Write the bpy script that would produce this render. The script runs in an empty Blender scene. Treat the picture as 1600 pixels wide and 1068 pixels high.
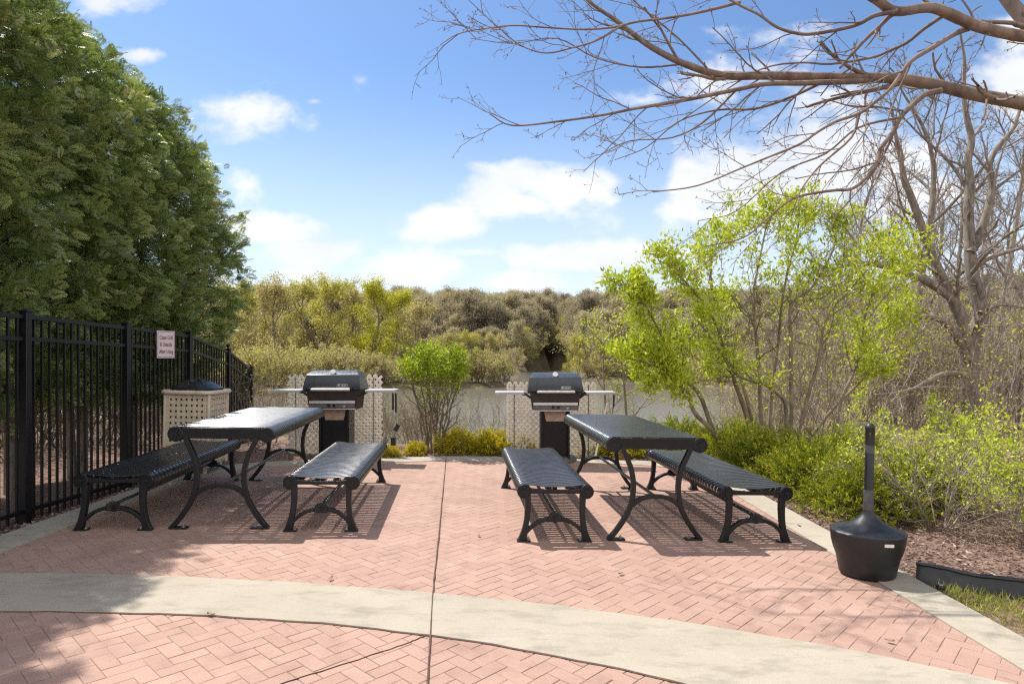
import bpy, math, random
import numpy as np
from mathutils import Matrix, Vector

# ------------------------------------------------------------------ camera, sky, sun, exposure
scene = bpy.context.scene
COL = scene.collection
CAM_Z = 1.315
cam_data = bpy.data.cameras.new("camera")
cam_data.sensor_width = 36.0
cam_data.lens = 22.5
cam_data.shift_y = 25.0 / 1600.0
cam_data.clip_start = 0.05
cam_data.clip_end = 5000.0
cam = bpy.data.objects.new("camera", cam_data)
cam.location = (0, 0, CAM_Z)
cam.rotation_euler = (math.radians(90), 0, 0)
COL.objects.link(cam)
scene.camera = cam

SUN_EL, SUN_AZ = math.radians(57.0), math.radians(-45.0)      # azimuth from +Y towards +X
SUN_DIR = Vector((math.sin(SUN_AZ) * math.cos(SUN_EL), math.cos(SUN_AZ) * math.cos(SUN_EL), math.sin(SUN_EL)))

world = bpy.data.worlds.new("World")
scene.world = world
world.use_nodes = True


def build_world():
    nt = world.node_tree
    nt.nodes.clear()
    N, Lk = nt.nodes.new, nt.links.new
    out = N('ShaderNodeOutputWorld')
    bg = N('ShaderNodeBackground')
    bg.inputs['Strength'].default_value = 0.115
    Lk(bg.outputs[0], out.inputs[0])
    sky = N('ShaderNodeTexSky')
    sky.sky_type = 'NISHITA'
    sky.sun_disc = False
    sky.sun_elevation = SUN_EL
    sky.sun_rotation = SUN_AZ
    sky.altitude = 300
    sky.air_density = 1.0
    sky.dust_density = 0.6
    sky.ozone_density = 2.2
    tc = N('ShaderNodeTexCoord')
    sep = N('ShaderNodeSeparateXYZ')
    Lk(tc.outputs['Generated'], sep.inputs[0])

    def M(op, a, b=None, c=None, clamp=False):
        n = N('ShaderNodeMath')
        n.operation = op
        n.use_clamp = clamp
        for i, q in enumerate((a, b, c)):
            if q is None:
                continue
            if isinstance(q, (int, float)):
                n.inputs[i].default_value = q
            else:
                Lk(q, n.inputs[i])
        return n.outputs[0]
    yy = M('MAXIMUM', sep.outputs['Y'], 0.08)
    u = M('DIVIDE', sep.outputs['X'], yy)
    v = M('DIVIDE', sep.outputs['Z'], yy)
    cmb = N('ShaderNodeCombineXYZ')
    Lk(u, cmb.inputs[0])
    Lk(M('MULTIPLY', v, 1.5), cmb.inputs[1])
    def noise(scale, detail, rough, off):
        mp = N('ShaderNodeMapping')
        mp.inputs['Location'].default_value = off
        Lk(cmb.outputs[0], mp.inputs[0])
        n = N('ShaderNodeTexNoise')
        n.inputs['Scale'].default_value = scale
        n.inputs['Detail'].default_value = detail
        n.inputs['Roughness'].default_value = rough
        Lk(mp.outputs[0], n.inputs['Vector'])
        return n.outputs[0]
    n1 = noise(7.0, 7.0, 0.56, (1.3, 2.1, 0.4))
    n2 = noise(24.0, 5.0, 0.55, (4.3, 0.6, 0.9))
    # clouds where the sky has them: direction (x/y, z/y), half sizes, weight
    clouds = [(0.075, 0.262, .085, .048, 1.5), (.02, .238, .10, .034, 1.4), (-.10, .213, .10, .030, 1.15),
              (.40, .275, .20, .075, 1.2), (.52, .335, .17, .08, 1.15), (.31, .225, .10, .026, .9), (.62, .25, .14, .05, .9),
              (.82, .45, .09, .13, 1.0), (.31, .43, .13, .07, .62), (.40, .51, .16, .05, .55), (.2, .40, .1, .03, .5),
              (-.42, .384, .09, .05, 1.05), (-.37, .205, .1, .034, 1.1), (-.41, .27, .06, .05, .75),
              (-.58, .475, .055, .025, .6), (-.63, .56, .13, .035, .75), (-.234, .434, .04, .028, .6), (-.31, .40, .03, .015, .5),
              (-.17, .130, .12, .036, 1.25), (-.31, .163, .10, .024, 1.1), (.08, .158, .11, .026, 1.2), (0., .118, .13, .024, 1.1),
              (.24, .165, .10, .018, .7), (-.05, .165, .14, .018, .6), (-.33, .13, .14, .022, .85), (.9, .2, .2, .06, .9)]
    E = None
    for (u0, v0, ru, rv, w) in clouds:
        a = M('MULTIPLY', M('SUBTRACT', u, u0), 1 / ru)
        b = M('MULTIPLY', M('SUBTRACT', v, v0), 1 / rv)
        e = M('SUBTRACT', w, M('SQRT', M('ADD', M('MULTIPLY', a, a), M('MULTIPLY', b, b))))
        E = e if E is None else M('SMOOTH_MAX', E, e, 0.08)
    for (u0, v0, ru, rv) in ((.205, .285, .055, .11), (.02, .34, .2, .035)):      # clear gaps of blue
        a = M('MULTIPLY', M('SUBTRACT', u, u0), 1 / ru)
        b = M('MULTIPLY', M('SUBTRACT', v, v0), 1 / rv)
        gap = M('MAXIMUM', 0.0, M('SUBTRACT', 1.0, M('SQRT', M('ADD', M('MULTIPLY', a, a), M('MULTIPLY', b, b)))))
        E = M('SUBTRACT', E, M('MULTIPLY', gap, 1.5))
    E = M('MAXIMUM', E, -0.75)
    dn = M('ADD', M('MULTIPLY', M('SUBTRACT', n1, 0.5), 3.4), M('MULTIPLY', M('SUBTRACT', n2, 0.5), 0.8))
    d = M('ADD', E, dn)
    mr = N('ShaderNodeMapRange')
    mr.interpolation_type = 'SMOOTHSTEP'
    mr.inputs['From Min'].default_value = 0.0
    mr.inputs['From Max'].default_value = 0.85
    Lk(d, mr.inputs['Value'])
    front = M('MULTIPLY', sep.outputs['Y'], 6.0, clamp=True)
    up = M('MULTIPLY', M('ADD', sep.outputs['Z'], 0.0), 12.0, clamp=True)
    mask = M('MULTIPLY', M('MULTIPLY', M('MULTIPLY', mr.outputs[0], front), up), 0.93)
    # thin high haze toward the horizon
    hz = N('ShaderNodeMapRange')
    hz.inputs['From Min'].default_value = 0.0
    hz.inputs['From Max'].default_value = 0.46
    hz.inputs['To Min'].default_value = 0.8
    hz.inputs['To Max'].default_value = 0.0
    hz.interpolation_type = 'SMOOTHERSTEP'
    Lk(sep.outputs['Z'], hz.inputs['Value'])
    tint = N('ShaderNodeMix')
    tint.data_type = 'RGBA'
    tint.blend_type = 'MULTIPLY'
    tint.inputs[0].default_value = 1.0
    Lk(sky.outputs[0], tint.inputs[6])
    tint.inputs[7].default_value = (0.70, 0.82, 0.93, 1)
    m1 = N('ShaderNodeMix')
    m1.data_type = 'RGBA'
    Lk(hz.outputs[0], m1.inputs[0])
    Lk(tint.outputs[2], m1.inputs[6])
    m1.inputs[7].default_value = (5.2, 5.75, 6.3, 1)
    # cloud body: brighter crowns, greyer undersides from a second density lookup
    shade = N('ShaderNodeMapRange')
    shade.inputs['From Min'].default_value = 0.35
    shade.inputs['From Max'].default_value = 0.65
    Lk(noise(4.0, 4.0, 0.5, (0.2, 3.3, 2.0)), shade.inputs['Value'])
    cc = N('ShaderNodeMix')
    cc.data_type = 'RGBA'
    Lk(shade.outputs[0], cc.inputs[0])
    cc.inputs[6].default_value = (4.9, 5.1, 5.4, 1)
    cc.inputs[7].default_value = (6.1, 6.1, 6.2, 1)
    m2 = N('ShaderNodeMix')
    m2.data_type = 'RGBA'
    Lk(mask, m2.inputs[0])
    Lk(m1.outputs[2], m2.inputs[6])
    Lk(cc.outputs[2], m2.inputs[7])
    # unseen bright cloud added behind the camera to fill the shaded sides
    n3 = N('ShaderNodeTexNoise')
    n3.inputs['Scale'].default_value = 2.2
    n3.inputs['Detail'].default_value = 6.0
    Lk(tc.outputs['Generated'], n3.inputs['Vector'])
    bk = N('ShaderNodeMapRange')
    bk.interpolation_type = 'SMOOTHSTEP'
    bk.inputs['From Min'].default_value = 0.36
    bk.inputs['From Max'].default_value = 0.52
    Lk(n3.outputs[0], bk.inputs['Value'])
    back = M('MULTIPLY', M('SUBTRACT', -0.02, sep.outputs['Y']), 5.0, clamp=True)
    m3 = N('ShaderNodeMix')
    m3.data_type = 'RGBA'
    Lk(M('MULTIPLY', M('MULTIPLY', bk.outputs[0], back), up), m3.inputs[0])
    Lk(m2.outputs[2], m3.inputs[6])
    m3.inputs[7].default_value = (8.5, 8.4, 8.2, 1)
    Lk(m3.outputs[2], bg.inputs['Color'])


build_world()
sun_data = bpy.data.lights.new("sun", 'SUN')
sun_data.energy = 4.5
sun_data.angle = math.radians(0.55)
sun_data.color = (1.0, 0.955, 0.88)
sun = bpy.data.objects.new("sun", sun_data)
sun.rotation_euler = SUN_DIR.to_track_quat('Z', 'Y').to_euler()
COL.objects.link(sun)
scene.view_settings.view_transform = 'Standard'
scene.view_settings.look = 'None'
scene.view_settings.exposure = 0.66
scene.view_settings.gamma = 1.0
scene.view_settings.use_curve_mapping = False
scene.cycles.use_denoising = False
scene.cycles.use_adaptive_sampling = False
scene.cycles.filter_width = 1.25
scene.cycles.sample_clamp_indirect = 4.0
scene.cycles.max_bounces = 6
scene.cycles.transparent_max_bounces = 8

rng = np.random.default_rng(7)
R = math.radians
SLOPE = 0.0224                                  # the patio drains gently to the right
TILT = math.atan(SLOPE)


def gp(x, y=0.0):
    return -SLOPE * x


def at(px, py, d):
    """Point seen at photo pixel (1600 wide) at depth d along the view axis."""
    return np.array([(px - 800) / 1000 * d, d, CAM_Z - (py - 559) / 1000 * d])


def g2(px, py):
    d = CAM_Z / ((py - 559) / 1000 - SLOPE * (px - 800) / 1000)
    return np.array([(px - 800) / 1000 * d, d])


# ------------------------------------------------------------------ object helpers
def tag(o, label=None, cat=None, group=None, kind=None):
    if label:
        o['label'] = label
    if cat:
        o['category'] = cat
    if group:
        o['group'] = group
    if kind:
        o['kind'] = kind
    return o


def thing(name, label, cat, loc=(0, 0, 0), rz=0.0, group=None, tilt=False):
    o = bpy.data.objects.new(name, None)
    o.empty_display_size = 0.1
    COL.objects.link(o)
    m = Matrix.Rotation(rz, 4, 'Z')
    if tilt:
        m = Matrix.Rotation(TILT, 4, 'Y') @ m
    o.rotation_euler = m.to_euler()
    o.location = loc
    return tag(o, label, cat, group)


def new_mesh(name, V, F, mat, smooth=False, tint=None, sharp=None):
    me = bpy.data.meshes.new(name)
    V = np.asarray(V, dtype=np.float32)
    if isinstance(F, np.ndarray):
        n, k = F.shape
        me.vertices.add(len(V))
        me.vertices.foreach_set('co', V.ravel())
        me.loops.add(n * k)
        me.loops.foreach_set('vertex_index', F.astype(np.int32).ravel())
        me.polygons.add(n)
        me.polygons.foreach_set('loop_start', np.arange(0, n * k, k, dtype=np.int32))
        me.update(calc_edges=True)
    else:
        me.from_pydata([tuple(map(float, v)) for v in V], [], F)
        me.update()
    me.polygons.foreach_set('use_smooth', np.full(len(me.polygons), bool(smooth)))
    if smooth:
        if sharp:
            me.set_sharp_from_angle(angle=R(sharp))
    if tint is not None:
        a = me.attributes.new('tint', 'FLOAT', 'FACE')
        a.data.foreach_set('value', np.asarray(tint, dtype=np.float32))
    if mat:
        me.materials.append(mat)
    return me


def link(name, me, parent=None):
    o = bpy.data.objects.new(name, me)
    COL.objects.link(o)
    if parent:
        o.parent = parent
    return o


class MB:
    def __init__(self):
        self.v, self.f = [], []

    def add(self, V, F):
        b = len(self.v)
        self.v += [tuple(map(float, p)) for p in V]
        self.f += [tuple(b + i for i in q) for q in F]
        return self

    def box(self, c, s, rot=None):
        hx, hy, hz = s[0] / 2, s[1] / 2, s[2] / 2
        P = [Vector((x * hx, y * hy, z * hz)) for z in (-1, 1) for x, y in ((-1, -1), (1, -1), (1, 1), (-1, 1))]
        if rot is not None:
            P = [rot @ p for p in P]
        P = [p + Vector(c) for p in P]
        return self.add(P, [(3, 2, 1, 0), (4, 5, 6, 7), (0, 1, 5, 4), (1, 2, 6, 5), (2, 3, 7, 6), (3, 0, 4, 7)])

    def tube(self, pts, r, n=8, cap=True):
        pts = [Vector(p) for p in pts]
        if isinstance(r, (int, float)):
            r = [r] * len(pts)
        V, F = [], []
        ref = None
        for i, p in enumerate(pts):
            t = (pts[min(i + 1, len(pts) - 1)] - pts[max(i - 1, 0)]).normalized()
            if ref is None:
                ref = Vector((0, 0, 1)) if abs(t.z) < 0.8 else Vector((1, 0, 0))
            a = t.cross(ref).normalized()
            b = t.cross(a).normalized()
            ref = -b if False else ref
            for k in range(n):
                q = 2 * math.pi * k / n
                V.append(p + (a * math.cos(q) + b * math.sin(q)) * r[i])
        for i in range(len(pts) - 1):
            for k in range(n):
                F.append((i * n + k, i * n + (k + 1) % n, (i + 1) * n + (k + 1) % n, (i + 1) * n + k))
        if cap:
            F.append(tuple(range(n - 1, -1, -1)))
            F.append(tuple((len(pts) - 1) * n + k for k in range(n)))
        return self.add(V, F)

    def lathe(self, prof, n=32, c=(0, 0, 0), sy=1.0, cap=True):
        V, F = [], []
        for (r, z) in prof:
            for k in range(n):
                q = 2 * math.pi * k / n
                V.append((c[0] + r * math.cos(q), c[1] + sy * r * math.sin(q), c[2] + z))
        for i in range(len(prof) - 1):
            for k in range(n):
                F.append((i * n + k, i * n + (k + 1) % n, (i + 1) * n + (k + 1) % n, (i + 1) * n + k))
        if cap:
            F.append(tuple(range(n - 1, -1, -1)))
            F.append(tuple((len(prof) - 1) * n + k for k in range(n)))
        return self.add(V, F)

    def prism(self, poly, y0, y1):
        """polygon in x-z (counter-clockwise seen from -y), extruded from y0 (front) to y1."""
        n = len(poly)
        V = [(x, y0, z) for x, z in poly] + [(x, y1, z) for x, z in poly]
        F = [tuple(range(n)), tuple(range(2 * n - 1, n - 1, -1))]
        F += [((i + 1) % n, i, n + i, n + (i + 1) % n) for i in range(n)]
        return self.add(V, F)

    def ribbon(self, pts, w, y0, y1):
        """bar of width w following pts in x-z, between y0 and y1."""
        P = [np.array(p, float) for p in pts]
        n = len(P)
        ww = w if hasattr(w, '__len__') else [w] * n
        Lf, Rt = [], []
        for i in range(n):
            t = P[min(i + 1, n - 1)] - P[max(i - 1, 0)]
            t /= np.linalg.norm(t)
            nn = np.array([-t[1], t[0]])
            Lf.append(P[i] + nn * ww[i] / 2)
            Rt.append(P[i] - nn * ww[i] / 2)
        V = [(p[0], y, p[1]) for y in (y0, y1) for side in (Lf, Rt) for p in side]
        F = []
        a, b, c, d = 0, n, 2 * n, 3 * n
        for i in range(n - 1):
            F += [(a + i, b + i, b + i + 1, a + i + 1), (d + i, c + i, c + i + 1, d + i + 1),
                  (c + i, a + i, a + i + 1, c + i + 1), (b + i, d + i, d + i + 1, b + i + 1)]
        F += [(a, c, d, b), (a + n - 1, b + n - 1, d + n - 1, c + n - 1)]
        return self.add(V, F)

    def build(self, name, mat, parent=None, smooth=False, bevel=0.0, sharp=40):
        me = new_mesh(name, self.v, self.f, mat, smooth or bevel > 0, sharp=sharp)
        o = link(name, me, parent)
        if bevel:
            m = o.modifiers.new('bevel', 'BEVEL')
            m.width = bevel
            m.segments = 2
            m.limit_method = 'ANGLE'
            m.angle_limit = R(40)
            m.harden_normals = False
        return o


def smooth_curve(pts, sub=4):
    """Catmull-Rom through pts (any dimension)."""
    P = np.array(pts, float)
    P = np.vstack([2 * P[0] - P[1], P, 2 * P[-1] - P[-2]])
    out = []
    for i in range(1, len(P) - 2):
        for k in range(sub):
            t = k / sub
            a, b, c, d = P[i - 1], P[i], P[i + 1], P[i + 2]
            out.append(0.5 * (2 * b + (c - a) * t + (2 * a - 5 * b + 4 * c - d) * t * t + (3 * b - a - 3 * c + d) * t ** 3))
    out.append(P[-2])
    return np.array(out)


# ------------------------------------------------------------------ materials
def mat_new(name):
    m = bpy.data.materials.new(name)
    m.use_nodes = True
    nt = m.node_tree
    b = nt.nodes['Principled BSDF']
    return m, nt, b


def ramp(nt, fac, stops):
    r = nt.nodes.new('ShaderNodeValToRGB')
    el = r.color_ramp.elements
    while len(el) < len(stops):
        el.new(0.5)
    for e, (p, c) in zip(el, stops):
        e.position = p
        e.color = (*c, 1)
    nt.links.new(fac, r.inputs[0])
    return r.outputs[0]


def nz(nt, scale, detail=4, rough=0.55, coord='Object', stretch=None):
    tc = nt.nodes.new('ShaderNodeTexCoord')
    n = nt.nodes.new('ShaderNodeTexNoise')
    n.inputs['Scale'].default_value = scale
    n.inputs['Detail'].default_value = detail
    n.inputs['Roughness'].default_value = rough
    src = tc.outputs[coord]
    if stretch:
        mp = nt.nodes.new('ShaderNodeMapping')
        mp.inputs['Scale'].default_value = stretch
        nt.links.new(src, mp.inputs[0])
        src = mp.outputs[0]
    nt.links.new(src, n.inputs['Vector'])
    return n.outputs[0]


def mixc(nt, fac, a, b, mode='MIX'):
    n = nt.nodes.new('ShaderNodeMix')
    n.data_type = 'RGBA'
    n.blend_type = mode
    for s, q in ((0, fac), (6, a), (7, b)):
        if isinstance(q, (int, float)):
            n.inputs[s].default_value = q
        elif isinstance(q, tuple):
            n.inputs[s].default_value = (*q, 1)
        else:
            nt.links.new(q, n.inputs[s])
    return n.outputs[2]


def bump(nt, b, h, strength, dist=0.01):
    n = nt.nodes.new('ShaderNodeBump')
    n.inputs['Strength'].default_value = strength
    n.inputs['Distance'].default_value = dist
    nt.links.new(h, n.inputs['Height'])
    nt.links.new(n.outputs[0], b.inputs['Normal'])


def simple(name, col, rough=0.5, metal=0.0, var=0.15, scale=8.0, bmp=0.0, bscale=60.0, spec=0.5, dirt=None):
    m, nt, b = mat_new(name)
    n = nz(nt, scale)
    lo = tuple(c * (1 - var) for c in col)
    hi = tuple(min(1, c * (1 + var)) for c in col)
    c = ramp(nt, n, [(0.3, lo), (0.7, hi)])
    if dirt:
        n2 = nz(nt, 3.0, 8, 0.7)
        f = ramp(nt, n2, [(0.55, (0, 0, 0)), (0.75, (dirt[1],) * 3)])
        c = mixc(nt, f, c, dirt[0])
    nt.links.new(c, b.inputs['Base Color'])
    rr = ramp(nt, nz(nt, scale * 2.3), [(0.3, (max(rough - .08, 0),) * 3), (0.7, (rough + .08,) * 3)])
    nt.links.new(rr, b.inputs['Roughness'])
    b.inputs['Metallic'].default_value = metal
    b.inputs['Specular IOR Level'].default_value = spec
    if bmp:
        bump(nt, b, nz(nt, bscale, 3), bmp, 0.004)
    return m


def leaf_mat(name, stops, trans=0.35, rough=0.5, spec=0.25):
    """foliage: per-leaf tint, light passes through."""
    m, nt, b = mat_new(name)
    at_ = nt.nodes.new('ShaderNodeAttribute')
    at_.attribute_name = 'tint'
    c = ramp(nt, at_.outputs['Fac'], stops)
    nt.links.new(c, b.inputs['Base Color'])
    b.inputs['Roughness'].default_value = rough
    b.inputs['Specular IOR Level'].default_value = spec
    tr = nt.nodes.new('ShaderNodeBsdfTranslucent')
    nt.links.new(mixc(nt, 1.0, c, (1.25, 1.2, 0.7), 'MULTIPLY'), tr.inputs[0])
    mx = nt.nodes.new('ShaderNodeMixShader')
    mx.inputs[0].default_value = trans
    nt.links.new(b.outputs[0], mx.inputs[1])
    nt.links.new(tr.outputs[0], mx.inputs[2])
    nt.links.new(mx.outputs[0], nt.nodes['Material Output'].inputs[0])
    return m


def bark_mat(name, dark, light, scale=14.0, bmp=0.6):
    m, nt, b = mat_new(name)
    n = nz(nt, scale, 6, 0.65, stretch=(1, 1, 0.35))
    c = ramp(nt, n, [(0.3, dark), (0.68, light)])
    nt.links.new(c, b.inputs['Base Color'])
    b.inputs['Roughness'].default_value = 0.85
    b.inputs['Specular IOR Level'].default_value = 0.2
    if bmp:
        bump(nt, b, nz(nt, scale * 2.5, 5, 0.7, stretch=(1, 1, 0.3)), bmp, 0.01)
    return m


M = {}
M['black'] = simple('black_powder_coat', (0.005, 0.0055, 0.0065), 0.34, 0.0, 0.25, 10, 0.15, 220, spec=0.35)
M['slat'] = simple('black_slat_coating', (0.020, 0.021, 0.024), 0.33, 0.0, 0.12, 6, spec=0.9)
M['cast'] = simple('black_cast_iron', (0.006, 0.0065, 0.0085), 0.36, 0.0, 0.3, 18, 0.4, 120, spec=0.4)
M['steel'] = simple('galvanised_bolt', (0.32, 0.32, 0.33), 0.4, 0.9, 0.2, 40)
M['rod'] = simple('worn_steel_rod', (0.05, 0.052, 0.058), 0.33, 0.3, 0.3, 30)
M['fence'] = simple('black_fence_paint', (0.005, 0.0055, 0.008), 0.40, 0.0, 0.25, 9, 0.05, 80, spec=0.4)
M['concrete'] = None
M['plastic'] = simple('black_plastic', (0.012, 0.012, 0.0145), 0.40, 0.0, 0.25, 7, 0.3, 260, dirt=((0.06, 0.055, 0.052), 0.3))
M['beige'] = simple('beige_wicker_plastic', (0.60, 0.51, 0.385), 0.55, 0.0, 0.12, 9, 0.2, 90)
M['dark_in'] = simple('dark_liner', (0.02, 0.018, 0.016), 0.8)
M['lattice'] = simple('cream_lattice_plastic', (0.88, 0.82, 0.73), 0.55, 0.0, 0.10, 5, 0.0, dirt=((0.52, 0.45, 0.36), 0.4))
M['lid'] = simple('grill_hood_enamel', (0.034, 0.041, 0.054), 0.34, 0.0, 0.2, 12, spec=0.7)
M['firebox'] = simple('rusty_firebox', (0.022, 0.014, 0.012), 0.6, 0.0, 0.4, 14, 0.3, 90)
M['alu'] = simple('brushed_aluminium', (0.62, 0.60, 0.58), 0.42, 0.85, 0.12, 20)
M['shelf'] = simple('weathered_grey_shelf', (0.40, 0.39, 0.39), 0.6, 0.0, 0.15, 9, 0.1, 90)
M['tan'] = simple('tan_drip_shield', (0.36, 0.25, 0.18), 0.6, 0.1, 0.25, 9)
M['panel'] = simple('control_panel_grey', (0.10, 0.095, 0.095), 0.5, 0.2, 0.2, 12)
M['white'] = simple('white_paint', (0.75, 0.73, 0.70), 0.5, 0.0, 0.06, 8)
M['sign'] = simple('sign_face', (0.72, 0.64, 0.64), 0.45, 0.0, 0.06, 8)
M['red'] = simple('sign_red', (0.28, 0.045, 0.05), 0.5, 0.0, 0.1, 8)
M['bark'] = bark_mat('brown_bark', (0.09, 0.075, 0.062), (0.29, 0.24, 0.195))
M['limb'] = bark_mat('smooth_brown_limb', (0.11, 0.08, 0.065), (0.29, 0.22, 0.175), 9, 0.35)
M['twig'] = bark_mat('grey_twig', (0.17, 0.135, 0.11), (0.38, 0.315, 0.265), 9, 0)
M['stem'] = bark_mat('olive_brown_stem', (0.11, 0.085, 0.06), (0.32, 0.255, 0.18), 10, 0.3)
M['farbark'] = bark_mat('distant_bark', (0.11, 0.09, 0.075), (0.26, 0.215, 0.18), 2, 0)
M['arbor'] = leaf_mat('arborvitae_sprays', [(0.0, (0.06, 0.095, 0.028)), (0.4, (0.165, 0.235, 0.065)), (0.75, (0.28, 0.355, 0.10)), (1.0, (0.45, 0.49, 0.22))], 0.3, 0.36, 0.8)
M['spring'] = leaf_mat('spring_leaves', [(0.0, (0.30, 0.38, 0.025)), (0.5, (0.46, 0.54, 0.04)), (1.0, (0.60, 0.62, 0.11))], 0.36)
M['green'] = leaf_mat('fresh_green_leaves', [(0.0, (0.15, 0.24, 0.015)), (0.5, (0.29, 0.39, 0.022)), (1.0, (0.50, 0.54, 0.05))], 0.40)
M['yew'] = leaf_mat('yew_needles', [(0.0, (0.06, 0.085, 0.012)), (0.45, (0.22, 0.26, 0.022)), (0.85, (0.44, 0.42, 0.03)), (1.0, (0.55, 0.40, 0.04))], 0.35)
M['gold'] = leaf_mat('golden_needles', [(0.0, (0.18, 0.17, 0.02)), (0.4, (0.40, 0.36, 0.025)), (0.8, (0.60, 0.48, 0.04)), (1.0, (0.66, 0.42, 0.05))], 0.4)
M['budgreen'] = leaf_mat('budding_yellow_green', [(0.0, (0.28, 0.265, 0.08)), (0.5, (0.46, 0.43, 0.12)), (1.0, (0.60, 0.56, 0.19))], 0.45, 0.8, 0.05)
M['budtan'] = leaf_mat('budding_tan', [(0.0, (0.28, 0.245, 0.14)), (0.5, (0.45, 0.395, 0.21)), (1.0, (0.58, 0.52, 0.29))], 0.45, 0.8, 0.05)
M['budlime'] = leaf_mat('budding_lime', [(0.0, (0.28, 0.28, 0.04)), (0.5, (0.46, 0.46, 0.06)), (1.0, (0.60, 0.58, 0.10))], 0.45, 0.8, 0.05)
M['brush'] = leaf_mat('shore_brush_buds', [(0.0, (0.28, 0.23, 0.18)), (0.35, (0.42, 0.355, 0.24)), (0.7, (0.44, 0.41, 0.16)), (1.0, (0.54, 0.52, 0.16))], 0.4, 0.85, 0.05)
M['hillwood'] = leaf_mat('hillside_twigs', [(0.0, (0.22, 0.19, 0.165)), (0.35, (0.33, 0.29, 0.24)), (0.7, (0.41, 0.36, 0.28)), (1.0, (0.47, 0.44, 0.26))], 0.4, 0.85, 0.05)
M['chip'] = leaf_mat('bark_chips', [(0.0, (0.07, 0.04, 0.03)), (0.5, (0.20, 0.125, 0.095)), (0.85, (0.34, 0.235, 0.185)), (1.0, (0.46, 0.37, 0.30))], 0.0, 0.8)
M['grass'] = leaf_mat('grass_blades', [(0.0, (0.18, 0.22, 0.03)), (0.5, (0.32, 0.36, 0.05)), (0.8, (0.46, 0.42, 0.13)), (1.0, (0.52, 0.44, 0.24))], 0.3)


def make_concrete():
    m, nt, b = mat_new('broom_finished_concrete')
    fine = nz(nt, 160, 5, 0.7)
    base = ramp(nt, nz(nt, 1.6, 6, 0.6), [(0.3, (0.29, 0.253, 0.20)), (0.7, (0.40, 0.352, 0.28))])
    base = mixc(nt, 0.35, base, ramp(nt, fine, [(0.3, (0.22, 0.19, 0.148)), (0.7, (0.53, 0.47, 0.38))]))
    # dark weather streaks
    st = ramp(nt, nz(nt, 1.5, 9, 0.72, stretch=(2.0, 5.0, 1)), [(0.50, (0, 0, 0)), (0.70, (0.7,) * 3)])
    base = mixc(nt, st, base, (0.20, 0.175, 0.135))
    nt.links.new(base, b.inputs['Base Color'])
    b.inputs['Roughness'].default_value = 0.85
    b.inputs['Specular IOR Level'].default_value = 0.25
    bump(nt, b, nz(nt, 140, 4, 0.7), 0.35, 0.004)
    return m


def make_brick():
    m, nt, b = mat_new('stamped_red_brick')
    a = nt.nodes.new('ShaderNodeAttribute')
    a.attribute_name = 'tint'
    c = ramp(nt, a.outputs['Fac'], [(0.0, (0.275, 0.165, 0.125)), (0.5, (0.335, 0.212, 0.162)), (1.0, (0.385, 0.256, 0.200))])
    c = mixc(nt, 0.5, c, ramp(nt, nz(nt, 0.9, 6, 0.6), [(0.3, (0.265, 0.155, 0.125)), (0.7, (0.39, 0.25, 0.195))]))
    c = mixc(nt, 0.22, c, ramp(nt, nz(nt, 190, 4, 0.75), [(0.3, (0.22, 0.10, 0.075)), (0.7, (0.72, 0.52, 0.42))]))
    st = ramp(nt, nz(nt, 2.3, 9, 0.72), [(0.5, (0, 0, 0)), (0.75, (0.6,) * 3)])
    c = mixc(nt, st, c, (0.19, 0.105, 0.088))
    nt.links.new(c, b.inputs['Base Color'])
    b.inputs['Roughness'].default_value = 0.8
    b.inputs['Specular IOR Level'].default_value = 0.3
    bump(nt, b, nz(nt, 110, 4, 0.7), 0.4, 0.004)
    return m


def make_ground():
    """bark mulch round the patio, leaf litter and dead grass beyond, greener across the water."""
    m, nt, b = mat_new('mulch_and_leaf_litter')
    geo = nt.nodes.new('ShaderNodeNewGeometry')
    sp = nt.nodes.new('ShaderNodeSeparateXYZ')
    nt.links.new(geo.outputs['Position'], sp.inputs[0])
    mul = ramp(nt, nz(nt, 34, 6, 0.75), [(0.3, (0.09, 0.055, 0.042)), (0.5, (0.21, 0.135, 0.105)), (0.7, (0.36, 0.255, 0.205))])
    lit = ramp(nt, nz(nt, 1.1, 9, 0.75), [(0.3, (0.13, 0.095, 0.06)), (0.55, (0.24, 0.19, 0.11)), (0.75, (0.24, 0.24, 0.07))])
    mr = nt.nodes.new('ShaderNodeMapRange')
    mr.inputs['From Min'].default_value = 9.0
    mr.inputs['From Max'].default_value = 13.0
    nt.links.new(sp.outputs['Y'], mr.inputs['Value'])
    c = mixc(nt, mr.outputs[0], mul, lit)
    mr2 = nt.nodes.new('ShaderNodeMapRange')
    mr2.inputs['From Min'].default_value = 60.0
    mr2.inputs['From Max'].default_value = 130.0
    nt.links.new(sp.outputs['Y'], mr2.inputs['Value'])
    c = mixc(nt, mr2.outputs[0], c, ramp(nt, nz(nt, .08, 8, 0.7), [(0.35, (0.10, 0.08, 0.055)), (0.65, (0.17, 0.14, 0.085))]))
    nt.links.new(c, b.inputs['Base Color'])
    b.inputs['Roughness'].default_value = 0.95
    b.inputs['Specular IOR Level'].default_value = 0.1
    bump(nt, b, nz(nt, 40, 5, 0.7), 0.8, 0.02)
    return m


def make_water():
    m, nt, b = mat_new('pond_water')
    b.inputs['Base Color'].default_value = (0.17, 0.155, 0.125, 1)
    b.inputs['Roughness'].default_value = 0.12
    b.inputs['IOR'].default_value = 1.33
    b.inputs['Specular IOR Level'].default_value = 0.6
    bump(nt, b, nz(nt, 1.8, 5, 0.6, stretch=(1.0, 2.2, 1)), 0.5, 0.06)
    return m


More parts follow.
